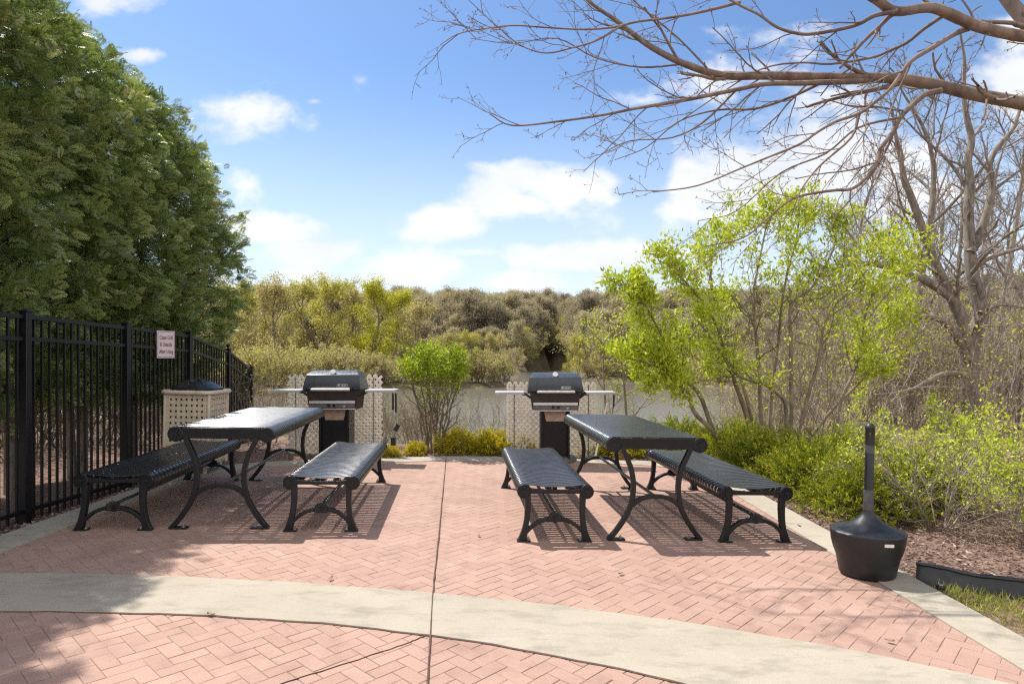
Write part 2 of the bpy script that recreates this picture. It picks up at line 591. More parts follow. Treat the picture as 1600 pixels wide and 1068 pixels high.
M['concrete'] = make_concrete()
M['brick'] = make_brick()
M['ground'] = make_ground()
M['water'] = make_water()
M['joint'] = simple('dirty_joint', (0.10, 0.055, 0.04), 0.95, 0.0, 0.4, 30)
M['mortar'] = simple('brick_joint', (0.285, 0.18, 0.14), 0.95, 0.0, 0.25, 20)

def see_light(mat, share):
    nt = mat.node_tree
    b = nt.nodes['Principled BSDF']
    tr = nt.nodes.new('ShaderNodeBsdfTranslucent')
    nt.links.new(b.inputs['Base Color'].links[0].from_socket, tr.inputs[0])
    mx = nt.nodes.new('ShaderNodeMixShader')
    mx.inputs[0].default_value = share
    nt.links.new(b.outputs[0], mx.inputs[1])
    nt.links.new(tr.outputs[0], mx.inputs[2])
    nt.links.new(mx.outputs[0], nt.nodes['Material Output'].inputs[0])


see_light(M['lattice'], 0.35)

# ------------------------------------------------------------------ terrain and pond
POND_Z = -2.6
SH_U = np.array([-2.0, -.5, -.17, -.06, -.02, 0.0, .012, .06, .095, .115, .16, .25, .33, .42, .6, 2.])
SH_D = np.array([45., 60., 78., 82., 86., 98., 175., 215., 200., 118., 104., 96., 84., 55., 40., 40.])


def sstep(a, b, x):
    t = np.clip((x - a) / (b - a), 0, 1)
    return t * t * (3 - 2 * t)


def terrain(x, y):
    x = np.asarray(x, float)
    y = np.asarray(y, float)
    d = np.maximum(y, 1e-3)
    u = np.clip(x / np.maximum(d, 0.5), -3, 3)
    near = -SLOPE * np.clip(x, -6, 5) - 0.03
    near = near - 0.09 * sstep(-3.5, -4.0, x)
    ye = y - 5.0 * np.maximum(0, x - 0.36 * y - 0.6) - 0.3 * np.maximum(0, -x - 3)
    ye = np.where(x < -3, y - 1.0 - 4.0 * np.maximum(0, -x - 4.4) * sstep(16, 11, y), ye)
    bank = near * (1 - sstep(9, 22, y)) + 0.0
    drop = 3.15 * sstep(8.7, 25, ye)
    lo = bank - drop
    shore = np.interp(u, SH_U, SH_D)
    r = np.sqrt(x * x + y * y)
    beyond = sstep(-1.0, 3.0, y - shore) * 1.1 + np.maximum(0, y - shore - 2) * 0.012
    hill = 17.0 * sstep(140, 330, y) + 5 * sstep(300, 600, y)
    side = 9.0 * sstep(25, 120, np.abs(x) - 0.5 * np.abs(y))
    h = np.where(y > 26, np.maximum(lo, -3.15 + beyond) , lo)
    h = h + np.where(y > shore, hill, 0) * 1.0 + side * (y > -5)
    h = h + 0.05 * np.sin(x * 1.7 + y * 0.6) * sstep(9, 14, r) + 0.25 * np.sin(x * .11 + 1) * np.sin(y * .13) * sstep(60, 110, r)
    return h


def build_terrain():
    rad = np.concatenate([[0.0], np.arange(0.8, 14, 0.4), np.geomspace(14, 2500, 110)])
    th = np.concatenate([np.linspace(-np.pi * 0.30, np.pi * 0.30, 170), np.linspace(np.pi * 0.32, np.pi * 1.68, 60)])
    nr, na = len(rad), len(th)
    X = np.outer(rad, np.sin(th))
    Y = np.outer(rad, np.cos(th))
    Z = terrain(X, Y)
    inside = (X > -3.5) & (X < 2.45) & (Y < 8.3)
    Z = np.where(inside, Z - 0.16, Z)
    V = np.stack([X, Y, Z], -1).reshape(-1, 3)
    F = []
    for i in range(nr - 1):
        a = i * na + np.arange(na)
        b_ = i * na + (np.arange(na) + 1) % na
        F.append(np.stack([a, b_, b_ + na, a + na], 1))
    F = np.vstack(F)[:, ::-1]
    o = link('ground', new_mesh('ground', V, F, M['ground'], True))
    tag(o, kind='structure')
    n = 40
    xs = np.linspace(-260, 320, n)
    ys = np.linspace(14, 420, n)
    XX, YY = np.meshgrid(xs, ys)
    V = np.stack([XX, YY, np.full_like(XX, POND_Z)], -1).reshape(-1, 3)
    F = np.array([(j * n + i, j * n + i + 1, (j + 1) * n + i + 1, (j + 1) * n + i) for j in range(n - 1) for i in range(n - 1)])
    tag(link('pond_water', new_mesh('pond_water', V, F, M['water'], True)), kind='structure')


build_terrain()

# ------------------------------------------------------------------ patio
OUTER = [(-3.55, -1.5), (-3.55, 6.8), (-3.35, 7.3), (-2.8, 7.75), (-1.6, 8.16), (-.84, 8.4), (0, 8.48), (1.3, 8.45), (2.0, 8.3), (2.5, 7.8), (2.5, -1.5)]
INNER = [(-3.25, -1.5), (-3.25, 6.7), (-3.08, 7.05), (-2.65, 7.43), (-1.5, 7.83), (-.8, 8.06), (0, 8.14), (1.25, 8.11), (1.85, 7.97), (2.22, 7.6), (2.24, -1.5)]


def strip(name, A, B, z, mat, thick=0.12, kind='structure'):
    """sheet between two ground polylines, its top z above the patio plane, with real edges."""
    n = len(A)
    V = []
    for P, dz in ((A, z), (B, z), (A, z - thick), (B, z - thick)):
        V += [(x, y, gp(x) + dz) for x, y in P]
    F = []
    for i in range(n - 1):
        F += [(i, n + i, n + i + 1, i + 1), (2 * n + i, i, i + 1, 2 * n + i + 1), (n + i, 3 * n + i, 3 * n + i + 1, n + i + 1)]
    o = link(name, new_mesh(name, V, F, mat))
    tag(o, kind=kind)
    return o


def inside_poly(x, y, poly):
    c = np.zeros(x.shape, bool)
    n = len(poly)
    for i in range(n):
        x1, y1 = poly[i]
        x2, y2 = poly[(i + 1) % n]
        if y1 == y2:
            continue
        hit = ((y1 > y) != (y2 > y)) & (x < (x2 - x1) * (y - y1) / (y2 - y1) + x1)
        c ^= hit
    return c


def build_patio():
    mid = [((a[0] * .65 + b[0] * .35), (a[1] * .65 + b[1] * .35)) for a, b in zip(OUTER, INNER)]
    mid = [(x, max(y, -1.2)) for x, y in mid]
    V = [(x, y, gp(x) - 0.0030) for x, y in mid]
    tag(link('patio_bed', new_mesh('patio_bed', V, [tuple(range(len(V)))[::-1]], M['mortar'])), kind='structure')
    # stamped herringbone
    L, W, g = 0.152, 0.076, 0.0021
    ang = R(47)
    u = np.array([math.cos(ang), math.sin(ang)])
    v = np.array([-math.sin(ang), math.cos(ang)])
    rects = []
    for i in range(-96, 96):
        for j in range(-96, 96):
            # herringbone lattice: translation vectors (W,W) and (2W,-2W)... built from unit cells of width W
            a = i * W + j * 2 * W
            b = i * W - j * 2 * W
            rects.append((a, b, a + 2 * W, b + W))
            rects.append((a, b + W, a + W, b + 3 * W))
    rects = np.array(rects)
    c = np.stack([(rects[:, 0] + rects[:, 2]) / 2, (rects[:, 1] + rects[:, 3]) / 2], 1)
    o0 = np.array([-0.6, 4.0])
    cw = o0 + c[:, :1] * u + c[:, 1:] * v
    ok = inside_poly(cw[:, 0], cw[:, 1], mid) & (cw[:, 1] > 1.2)
    rects = rects[ok]
    n = len(rects)
    hb = g / 2
    rr = np.random.default_rng(3)
    jit = rr.normal(0, 0.0009, (n, 4))
    x0, y0, x1, y1 = (rects + jit).T
    bev = 0.0022
    V = np.zeros((n, 8, 3))
    for k, (xx, yy) in enumerate(((x0 + hb, y0 + hb), (x1 - hb, y0 + hb), (x1 - hb, y1 - hb), (x0 + hb, y1 - hb))):
        p = o0 + xx[:, None] * u + yy[:, None] * v
        V[:, k, :2] = p
        V[:, k, 2] = gp(p[:, 0]) - 0.0017
    for k, (xx, yy) in enumerate(((x0 + hb + bev, y0 + hb + bev), (x1 - hb - bev, y0 + hb + bev), (x1 - hb - bev, y1 - hb - bev), (x0 + hb + bev, y1 - hb - bev))):
        p = o0 + xx[:, None] * u + yy[:, None] * v
        V[:, 4 + k, :2] = p
        V[:, 4 + k, 2] = gp(p[:, 0]) + rr.normal(0, 0.0004, n)
    q = np.array([(4, 5, 6, 7), (0, 1, 5, 4), (1, 2, 6, 5), (2, 3, 7, 6), (3, 0, 4, 7)])
    F = (np.arange(n)[:, None, None] * 8 + q[None]).reshape(-1, 4)
    tint = np.repeat(np.clip(rr.normal(0.5, 0.3, n), 0, 1), 5)
    tag(link('brick_paving', new_mesh('brick_paving', V.reshape(-1, 3), F, M['brick'], tint=tint)), kind='structure')
    so, si = smooth_curve(OUTER[1:-1], 5), smooth_curve(INNER[1:-1], 5)
    so = np.vstack([OUTER[0], so, OUTER[-1]])
    si = np.vstack([INNER[0], si, INNER[-1]])
    strip('concrete_border', so, si, 0.008, M['concrete'], 0.2)
    # curved concrete band across the paving
    U = np.array([g2(*p) for p in ((-100, 897), (0, 897), (300, 901), (470, 914), (690, 928), (900, 950), (1200, 995), (1400, 1030), (1560, 1065))])
    Lw = np.array([g2(*p) for p in ((-100, 955), (0, 955), (270, 958), (500, 978), (665, 990), (900, 1030), (1060, 1068))])
    fu, fl = np.polyfit(U[:, 0], U[:, 1], 4), np.polyfit(Lw[:, 0], Lw[:, 1], 3)
    xs = np.linspace(-3.24, 2.23, 60)
    yu, yl = np.polyval(fu, xs), np.polyval(fl, np.minimum(xs, 1.4))
    yl = np.minimum(yl, yu - 0.25)
    wob = 0.004 * np.sin(xs * 9) + 0.003 * np.sin(xs * 23 + 1)
    strip('concrete_band', np.stack([xs, yu + wob], 1), np.stack([xs, yl - wob], 1), 0.0075, M['concrete'], 0.02)
    for nm, yy, s in (('band_joint', yu + wob, 1), ('band_joint', yl - wob, -1)):
        a = np.stack([xs, yy + s * 0.007], 1)
        b_ = np.stack([xs, yy - s * 0.02], 1)
        strip(nm, *((a, b_) if s > 0 else (b_, a)), 0.0035, M['joint'], 0.01)
    # contraction joint down the middle, and the cracks
    def crack(pts, w, z, name='expansion_joint', jitter=0.001):
        P = smooth_curve(pts, 10)
        rr_ = np.random.default_rng(len(pts) + int(abs(pts[0][0]) * 100))
        P = P + rr_.normal(0, jitter, P.shape)
        t = np.gradient(P, axis=0)
        t /= np.linalg.norm(t, axis=1)[:, None]
        nn = np.stack([-t[:, 1], t[:, 0]], 1)
        ww = (w * (0.6 + 0.8 * rr_.random(len(P))))[:, None]
        strip(name, P + nn * ww / 2, P - nn * ww / 2, z, M['joint'], 0.006)
    crack([g2(664, 1130), g2(668, 1068), g2(677, 920), g2(686, 830), g2(697, 716)], 0.0065, 0.012)
    crack([g2(400, 1083), g2(440, 1068), g2(560, 1030), g2(640, 1003), g2(667, 992)], 0.0026, 0.004, 'paving_crack', 0.002)


build_patio()


# ------------------------------------------------------------------ tables and benches
def strap_profile(cx, cz, r, mids, a0=-70, n=11):
    """outer outline of one strap from under the left roll, over the top, to under the right roll."""
    left = [(-cx + r * math.cos(a), cz + r * math.sin(a)) for a in np.linspace(R(270 + 90 + a0 - 0), R(90), n)]
    right = [(-x, z) for x, z in left[::-1]]
    return left + mids + right


def add_strap(mb, prof, y0, y1, t=0.006):
    P = np.array(prof)
    tg = np.gradient(P, axis=0)
    tg /= np.linalg.norm(tg, axis=1)[:, None]
    nn = np.stack([-tg[:, 1], tg[:, 0]], 1)
    sec = [(y0, -t), (y0, -.0012), (y0 + .0025, 0), (y1 - .0025, 0), (y1, -.0012), (y1, -t)]
    m, n = len(sec), len(P)
    V = []
    for i in range(n):
        for y, o in sec:
            q = P[i] + nn[i] * o
            V.append((q[0], y, q[1]))
    F = [(i * m + k, i * m + (k + 1) % m, (i + 1) * m + (k + 1) % m, (i + 1) * m + k) for i in range(n - 1) for k in range(m)]
    F += [tuple(range(m))[::-1], tuple((n - 1) * m + k for k in range(m))]
    mb.add(V, F)


def cap_disc(cx, cz, r, y, s):
    """round end cap with spokes; s = -1 on the front end, +1 on the back end."""
    mb = MB()
    n = 28
    prof = [(r, -s * .03), (r, s * .004), (r * .92, s * .009), (r * .80, s * .009), (r * .76, s * .004), (r * .2, s * .003), (r * .18, s * .010), (0.0015, s * .011)]
    V, F = [], []
    for (rad, o) in prof:
        for k in range(n):
            q = 2 * math.pi * k / n
            V.append((cx + rad * math.cos(q), y + o, cz + rad * math.sin(q)))
    for i in range(len(prof) - 1):
        for k in range(n):
            f = (i * n + k, i * n + (k + 1) % n, (i + 1) * n + (k + 1) % n, (i + 1) * n + k)
            F.append(f if s < 0 else f[::-1])
    F.append(tuple((len(prof) - 1) * n + k for k in range(n)))
    mb.add(V, F)
    for k in range(8):
        q = math.pi / 4 * k + .2
        dx, dz = math.cos(q), math.sin(q)
        mb.box((cx + dx * r * .48, y + s * .006, cz + dz * r * .48), (r * .62, .007, .006), Matrix.Rotation(-q, 3, 'Y'))
    return mb


def bolt(mb, x, y, z):
    mb.lathe([(.016, 0), (.016, .004), (.009, .0045), (.009, .014), (.005, .0145), (.005, .022), (.004, .023)], 8, (x, y, z))


def make_table():
    root = thing('picnic_table', 'x', 'table', group='black slatted picnic tables on the patio')
    cx, cz, r, hl = .324, .700, .056, .93
    top = MB()
    prof = strap_profile(cx, cz, r, [(-.2, cz + r), (-.1, cz + r), (0, cz + r), (.1, cz + r), (.2, cz + r)])
    k = -hl + .012
    while k < hl - .02:
        add_strap(top, prof, k, k + .0385)
        k += .0465
    top.build('slatted_top', M['slat'], root, smooth=True, sharp=20)
    rails = MB()
    for x in (-.324, -.11, .11, .324):
        rails.box((x, 0, cz + r - .022), (.035, 2 * hl - .06, .022))
    rails.build('support_rail', M['black'], root)
    for s in (-1, 1):
        y = s * (hl + .004)
        bar = MB().box((0, y - s * .012, .708), (.56, .03, .078))
        bar.build('end_bar', M['black'], root, bevel=.003)
        for sx in (-1, 1):
            cap_disc(sx * cx, cz, r + .001, y, s).build('end_cap', M['cast'], root, smooth=True, sharp=30)
            leg = MB()
            pts = smooth_curve([(sx * .257, .675), (sx * .232, .62), (sx * .192, .53), (sx * .171, .43), (sx * .172, .33), (sx * .192, .24), (sx * .236, .15), (sx * .29, .07), (sx * .335, .016)], 4)
            if sx < 0:
                pts = pts[::-1]
            leg.ribbon(pts, .034, y - s * .012 - .020, y - s * .012 + .020)
            o = leg.build('leg', M['cast'], root, bevel=.004)
            ft = MB().box((sx * .29, y - s * .012, .008), (.125, .058, .012))
            ft.tube([(sx * .345, y - s * .012 - .024, .013), (sx * .345, y - s * .012 + .024, .013)], .0125, 10)
            f = ft.build('foot', M['cast'], o, bevel=.002)
            bm = MB()
            bolt(bm, sx * .258, y - s * .012, .014)
            bm.build('bolt', M['steel'], o, smooth=True, sharp=30)
        arch = MB()
        ap = smooth_curve([(-.176, .25), (-.15, .278), (-.1, .305), (-.05, .317), (0, .32), (.05, .317), (.1, .305), (.15, .278), (.176, .25)], 3)
        arch.ribbon(ap, .03, y - s * .012 - .0185, y - s * .012 + .0185)
        arch.build('arch_brace', M['cast'], root, bevel=.004)
    MB().tube([(0, -hl, .318), (0, hl, .318)], .0125, 12).build('stretcher_rod', M['rod'], root, smooth=True)
    return root


def make_bench(twisted=True):
    root = thing('bench', 'x', 'bench', group='black slatted benches beside the picnic tables')
    cx, cz, r, hl = .2265, .361, .051, .95
    mids = [(x, cz + r - .017 * (1 - (x / .2265) ** 2) ** 1.3 if abs(x) < .2265 else cz + r) for x in np.linspace(-.19, .19, 11)]
    prof = strap_profile(cx, cz, r, mids)
    seat = MB()
    k = -hl + .014
    while k < hl - .02:
        add_strap(seat, prof, k, k + .0445)
        k += .0600
    seat.build('slatted_seat', M['slat'], root, smooth=True, sharp=20)
    rails = MB()
    for x, z in ((-.2265, cz + r - .02), (0, cz + r - .040), (.2265, cz + r - .02)):
        rails.box((x, 0, z), (.032, 2 * hl - .06, .018))
    rails.build('support_rail', M['black'], root)
    for s in (-1, 1):
        y = s * (hl + .003)
        yc = y - s * .014
        bar = MB()
        poly = [(-.2, .347), (.2, .347)] + [(x, cz + r - .027 - .014 * (1 - (x / .2) ** 2)) for x in np.linspace(.2, -.2, 13)]
        bar.prism(poly, yc - .017, yc + .017)
        for x in (-.095, .095):
            bar.box((x, yc + s * .014, .366), (.012, .010, .034))
        bar.build('end_bar', M['cast'], root, bevel=.003)
        for sx in (-1, 1):
            cap_disc(sx * cx, cz, r + .001, y, s).build('end_cap', M['cast'], root, smooth=True, sharp=30)
            outer = smooth_curve([(.222, .330), (.219, .25), (.222, .165), (.236, .09), (.258, .03), (.273, .001)], 4)
            inner = smooth_curve([(.178, .330), (.178, .25), (.184, .165), (.192, .10), (.198, .05), (.204, .018)], 4)
            poly = [(sx * x, z) for x, z in np.vstack([outer, inner[::-1]])]
            if sx > 0:
                poly = poly[::-1]
            leg = MB().prism(poly if sx < 0 else poly, yc - .021, yc + .021)
            o = leg.build('leg', M['cast'], root, bevel=.004)
            MB().box((sx * .222, yc, .007), (.095, .056, .012)).build('foot', M['cast'], o, bevel=.002)
            bm = MB()
            bolt(bm, sx * .190, yc, .013)
            bm.build('bolt', M['steel'], o, smooth=True, sharp=30)
        arch = MB()
        half = [(-.205, .068), (-.18, .095), (-.14, .128), (-.09, .152), (-.045, .160), (0, .150)]
        ap = smooth_curve(half + [(-x, z) for x, z in half[-2::-1]], 3)
        arch.ribbon(ap, .026, yc - .019, yc + .019)
        a = arch.build('arch_brace', M['cast'], root, bevel=.004)
        sh = MB()
        for q in np.linspace(R(8), R(172), 9):
            L_ = .052 + .016 * math.sin(q)
            ps = [(math.cos(q) * L_ * t, yc + s * .016, .148 + math.sin(q) * L_ * t) for t in (.1, .5, .85, 1.0)]
            sh.tube(ps, [.006, .009, .012, .006], 8)
        sh.box((0, yc, .158), (.07, .03, .03))
        sh.build('shell_ornament', M['cast'], a, smooth=True, sharp=60)
    rod = MB()
    if twisted:
        n = 190
        ys = np.linspace(-hl, hl, n)
        for j in range(2):
            rod.tube([(.007 * math.cos(2 * math.pi * t / .055 + j * math.pi), t, .190 + .007 * math.sin(2 * math.pi * t / .055 + j * math.pi)) for t in ys], .0085, 6)
    else:
        rod.tube([(0, -hl, .190), (0, hl, .190)], .0115, 12)
    rod.build('stretcher_rod', M['rod'], root, smooth=True)
    return root


def copy_tree(o, parent=None):
    c = o.copy()
    COL.objects.link(c)
    if parent:
        c.parent = parent
    for ch in list(o.children):
        copy_tree(ch, c)
    return c


def put(o, x, y, th, label):
    m = Matrix.Rotation(TILT, 4, 'Y') @ Matrix.Rotation(th, 4, 'Z')
    o.rotation_euler = m.to_euler()
    o.location = (x, y, gp(x))
    o['label'] = label


def build_furniture():
    t = make_table()
    t2 = copy_tree(t)
    put(t, -2.257, 5.677, .090, 'black slatted metal picnic table in front of the grill near the fence')
    put(t2, .972, 5.636, .086, 'black slatted metal picnic table in front of the grill near the leafy shrub')
    b = make_bench(True)
    b3 = copy_tree(b)
    b4 = copy_tree(b)
    b1 = make_bench(False)
    put(b, -1.5, 5.687, .087, 'black slatted bench with a twisted rod, right of the fence-side table')
    put(b3, .232, 5.557, .078, 'black slatted bench with a twisted rod, left of the shrub-side table')
    put(b4, 1.718, 5.654, .074, 'black slatted bench beside the yellow green evergreen shrubs')
    put(b1, -2.982, 5.589, .091, 'shaded black slatted bench beside the black fence with a plain round rod')


build_furniture()


# ------------------------------------------------------------------ fence and sign
def build_fence():
    root = thing('fence', 'black metal picket fence with two top rails under the evergreen hedge', 'fence', (-3.87, 5.09, 0))
    o = np.array([-3.87, 5.09])
    posts = [(-3.86, 2.41, 1.70, 0.0), (-3.87, 3.75, 1.69, -.01), (-3.87, 5.09, 1.681, -.02), (-3.875, 6.43, 1.656, -.05), (-3.87, 7.67, 1.614, -.09), (-4.17, 9.40, 1.44, -.27), (-4.34, 10.64, 1.16, -.55)]
    for i, (x, y, zt, zb) in enumerate(posts):
        lx, ly = x - o[0], y - o[1]
        w = .062
        p = MB().box((lx, ly, (zt + zb - .1) / 2), (w, w, zt - zb + .1)).build('post', M['fence'], root, bevel=.003)
        c = MB()
        c.box((lx, ly, zt + .006), (w + .012, w + .012, .014))
        if i >= 5:
            c.tube([(lx, ly, zt + .012), (lx, ly, zt + .035)], .012, 10)
            c.lathe([(.004, -.028), (.02, -.02), (.028, 0), (.02, .02), (.004, .028)], 12, (lx, ly, zt + .055))
        else:
            c.lathe([(w * .55, 0), (.02, .012), (.003, .016)], 4, (lx, ly, zt + .013))
        c.build('post_cap', M['fence'], p)
    for i in range(len(posts) - 1):
        x0, y0, t0, b0 = posts[i]
        x1, y1, t1, b1 = posts[i + 1]
        A = Vector((x0 - o[0], y0 - o[1], 0))
        B = Vector((x1 - o[0], y1 - o[1], 0))
        dirv = (B - A).normalized()
        rz = math.atan2(dirv.y, dirv.x)

        def rail(za, zb_):
            a = A + dirv * .031 + Vector((0, 0, za))
            b = B - dirv * .031 + Vector((0, 0, zb_))
            dv = (b - a)
            rot = dv.to_track_quat('X', 'Z').to_matrix()
            mb = MB().box((a + b) / 2, (dv.length, .030, .034), rot)
            mb.build('rail', M['fence'], root, bevel=.002)
        rail(t0 - .04, t1 - .04)
        rail(t0 - .215, t1 - .215)
        rail(b0 + .12, b1 + .12)
        pk = MB()
        n = 14
        for k in range(n):
            f = (k + 1) / (n + 1)
            p = A.lerp(B, f)
            ztop = t0 + (t1 - t0) * f - .03
            zbot = b0 + (b1 - b0) * f + .045
            pk.box((p.x, p.y, (ztop + zbot) / 2), (.0165, .0165, ztop - zbot), Matrix.Rotation(rz, 3, 'Z'))
        pk.build('picket_panel', M['fence'], root)


def text_mesh(name, body, size, mat, parent, xs=1.0, extrude=0.001):
    cu = bpy.data.curves.new(name, 'FONT')
    cu.body = body
    cu.size = size
    cu.align_x = 'CENTER'
    cu.align_y = 'CENTER'
    cu.extrude = extrude
    cu.space_line = 1.0
    tmp = bpy.data.objects.new(name, cu)
    COL.objects.link(tmp)
    dg = bpy.context.evaluated_depsgraph_get()
    me = bpy.data.meshes.new_from_object(tmp.evaluated_get(dg))
    bpy.data.objects.remove(tmp)
    co = np.zeros(len(me.vertices) * 3)
    me.vertices.foreach_get('co', co)
    co = co.reshape(-1, 3)
    co[:, 0] *= xs
    me.vertices.foreach_set('co', np.stack([co[:, 0], -co[:, 2], co[:, 1]], 1).ravel())
    me.materials.clear()
    me.materials.append(mat)
    o = bpy.data.objects.new(name, me)
    COL.objects.link(o)
    o.parent = parent
    return o


def build_sign():
    # sits on the patio face of the fence: its face looks towards the camera's side, +X
    d = 7.05
    x = -3.812
    W, H = .25, .30
    z = CAM_Z + (559 - 538) / 1000 * d
    root = thing('sign', 'white sign with red lettering about cleaning the grill hung on the fence', 'sign', (x, d, z), R(75))
    MB().box((0, 0, 0), (W, .006, H)).build('sign_panel', M['sign'], root, bevel=.002)
    bd = MB()
    for zz in (H / 2 - .012, -H / 2 + .012):
        bd.box((0, -.0035, zz), (W - .02, .003, .004))
    for xx in (W / 2 - .01, -W / 2 + .01):
        bd.box((xx, -.0035, 0), (.0035, .003, H - .028))
    bd.build('border', M['red'], root)
    for t, zz in (('Clean Grill', .075), ('& Utensils', 0), ('After Using', -.078)):
        o = text_mesh('lettering', t, .064, M['red'], root, .66)
        o.location = (0, -.0045, zz)


build_fence()
build_sign()


# ------------------------------------------------------------------ grills, screens, bins
def make_grill():
    root = thing('gas_grill', 'x', 'grill', group='pedestal gas grills at the back of the patio')
    lid = MB()
    # hood: front face leans back, chamfered crown, closed sides
    sec = [(.350, -.27, .925), (.350, -.275, .935), (.322, -.235, 1.105), (.275, -.13, 1.155), (.275, .10, 1.155), (.322, .20, 1.08), (.350, .24, .925)]
    V = [(-w, y, z) for w, y, z in sec] + [(w, y, z) for w, y, z in sec]
    n = len(sec)
    F = [(i, n + i, n + i + 1, i + 1) for i in range(n - 1)] + [tuple(range(n)), tuple(range(2 * n - 1, n - 1, -1)), (n - 1, 2 * n - 1, n, 0)]
    lid.add(V, F)
    ho = lid.build('hood', M['lid'], root, bevel=.004)
    seam = MB()
    for x in (-.215, .225):
        seam.box((x, -.2585, 1.02), (.006, .006, .17), Matrix.Rotation(R(-13.2), 3, 'X'))
    seam.build('hood_rib', M['lid'], ho)
    g = MB()
    q = Matrix.Rotation(R(62), 3, 'X')
    for (r_, h_, o_) in ((.034, .016, 0), (.027, .018, .001)):
        pts = [Vector((0, -.190, 1.133)), Vector((0, -.190, 1.133)) + q @ Vector((0, 0, h_ + .006))]
        g.tube(pts, r_, 20)
    g.build('thermometer', M['alu'], ho, smooth=True, sharp=30)
    pl = MB().box((.128, -.2715, .975), (.124, .005, .034), Matrix.Rotation(R(-13.2), 3, 'X')).build('name_plate', M['dark_in'], ho)
    pr = MB()
    rot = Matrix.Rotation(R(-13.2), 3, 'X')
    for (dx, dz, w, h) in ((0, .0155, .124, .003), (0, -.0155, .124, .003), (-.0605, 0, .003, .034), (.0605, 0, .003, .034), (-.038, 0.001, .008, .022), (-.041, .009, .022, .006)):
        pr.box(Vector((.128, -.2715, .975)) + rot @ Vector((dx, -.0035, dz)), (w, .003, h), rot)
    pr.build('plate_print', M['alu'], pl)
    t = text_mesh('plate_letters', 'MHP', .028, M['alu'], pl, 1.15)
    t.location = (.144, -.2755, .975)
    t.rotation_euler = (R(-13.2), 0, 0)
    hd = MB().tube([(-.235, -.335, .928), (.235, -.335, .928)], .0165, 14).build('hood_handle', M['alu'], ho, smooth=True, sharp=40)
    for x in (-.242, .242):
        MB().box((x, -.315, .93), (.03, .06, .04)).build('handle_bracket', M['black'], hd, bevel=.004)
    fb = MB()
    sec = [(.305, -.255, .905), (.282, -.235, .68), (.282, .19, .68), (.305, .21, .905)]
    V = [(-w, y, z) for w, y, z in sec] + [(w, y, z) for w, y, z in sec]
    fb.add(V, [(1, 5, 4, 0)[::-1], (2, 6, 5, 1)[::-1], (3, 7, 6, 2)[::-1], (0, 1, 2, 3)[::-1], (7, 6, 5, 4)[::-1], (4, 7, 3, 0)])
    fb.box((0, -.0, .912), (.70, .52, .018))
    fo = fb.build('firebox', M['firebox'], root, bevel=.004)
    MB().box((0, -.252, .773), (.555, .012, .034)).build('trim_strip', M['alu'], fo, bevel=.002)
    cp = MB().box((0, -.256, .727), (.555, .028, .05)).build('control_panel', M['panel'], root, bevel=.004)
    for x in (-.032, .032):
        k = MB().tube([(x, -.27, .738), (x, -.298, .738)], .017, 14)
        k.box((x, -.302, .738), (.008, .012, .034))
        k.build('knob', M['black'], cp, smooth=True, sharp=30)
    MB().prism([(.145, .712), (.155, .712), (.168, .735), (.15, .725), (.132, .735)], -.273, -.268).build('emblem', M['alu'], cp)
    MB().box((0, -.24, .690), (.57, .05, .014)).build('drip_lip', M['alu'], root, bevel=.003)
    col = MB()
    col.box((0, .02, .34), (.34, .26, .68))
    for x in (-.172, .172):
        col.box((x, -.005, .34), (.028, .32, .679))
    col.build('pedestal', M['black'], root, bevel=.004)
    ds = MB()
    V = [(-.142, -.122, .68), (.142, -.122, .68), (.112, -.135, .545), (-.112, -.135, .545)]
    V += [(x, y + .012, z) for x, y, z in V]
    ds.add(V, [(3, 2, 1, 0), (4, 5, 6, 7), (0, 1, 5, 4), (1, 2, 6, 5), (2, 3, 7, 6), (3, 0, 4, 7)])
    ds.build('drip_shield', M['tan'], root)
    MB().lathe([(.29, 0), (.29, .055), (.27, .085), (.2, .10)], 28, (0, .02, 0), .85).build('base', M['panel'], root, smooth=True, sharp=40)
    for s in (-1, 1):
        sh = MB().box((s * .575, -.06, .905), (.37, .32, .032)).build('side_shelf', M['shelf'], root, bevel=.006)
        for yy in (-.16, .05):
            br = MB().ribbon([(s * .31, .84), (s * .345, .868), (s * .37, .887), (s * .42, .889)], .022, yy - .012, yy + .012)
            br.build('bracket', M['black'], sh)
    return root


def make_lattice(W, H, seed):
    root = thing('lattice_screen', 'x', 'lattice', group='cream lattice screens behind the grills')
    mb = MB()
    pitch = .0585
    half = W / 2
    for s, yy in ((1, -.004), (-1, .004)):
        for k in range(-30, 50):
            c = k * pitch * math.sqrt(2)
            # line x*s = z - c  -> z = c + s*x
            pts = []
            lo = max(-half, min((0 - c) * s, (H - c) * s))
            hi = min(half, max((0 - c) * s, (H - c) * s))
            if hi - lo < .02:
                continue
            x0, x1 = lo, hi
            z0, z1 = c + s * x0, c + s * x1
            L = math.hypot(x1 - x0, z1 - z0) + .018
            mb.box(((x0 + x1) / 2, yy, (z0 + z1) / 2), (L, .0076, .0345), Matrix.Rotation(-s * math.pi / 4, 3, 'Y'))
    mb.build('lattice_panel', M['lattice'], root)
    st = []
    for x in (-half + .095, half - .10):
        MB().tube([(x, -.016, -.25), (x, -.016, H - .02)], .007, 8).build('stake', M['steel'], root, smooth=True)
    return root


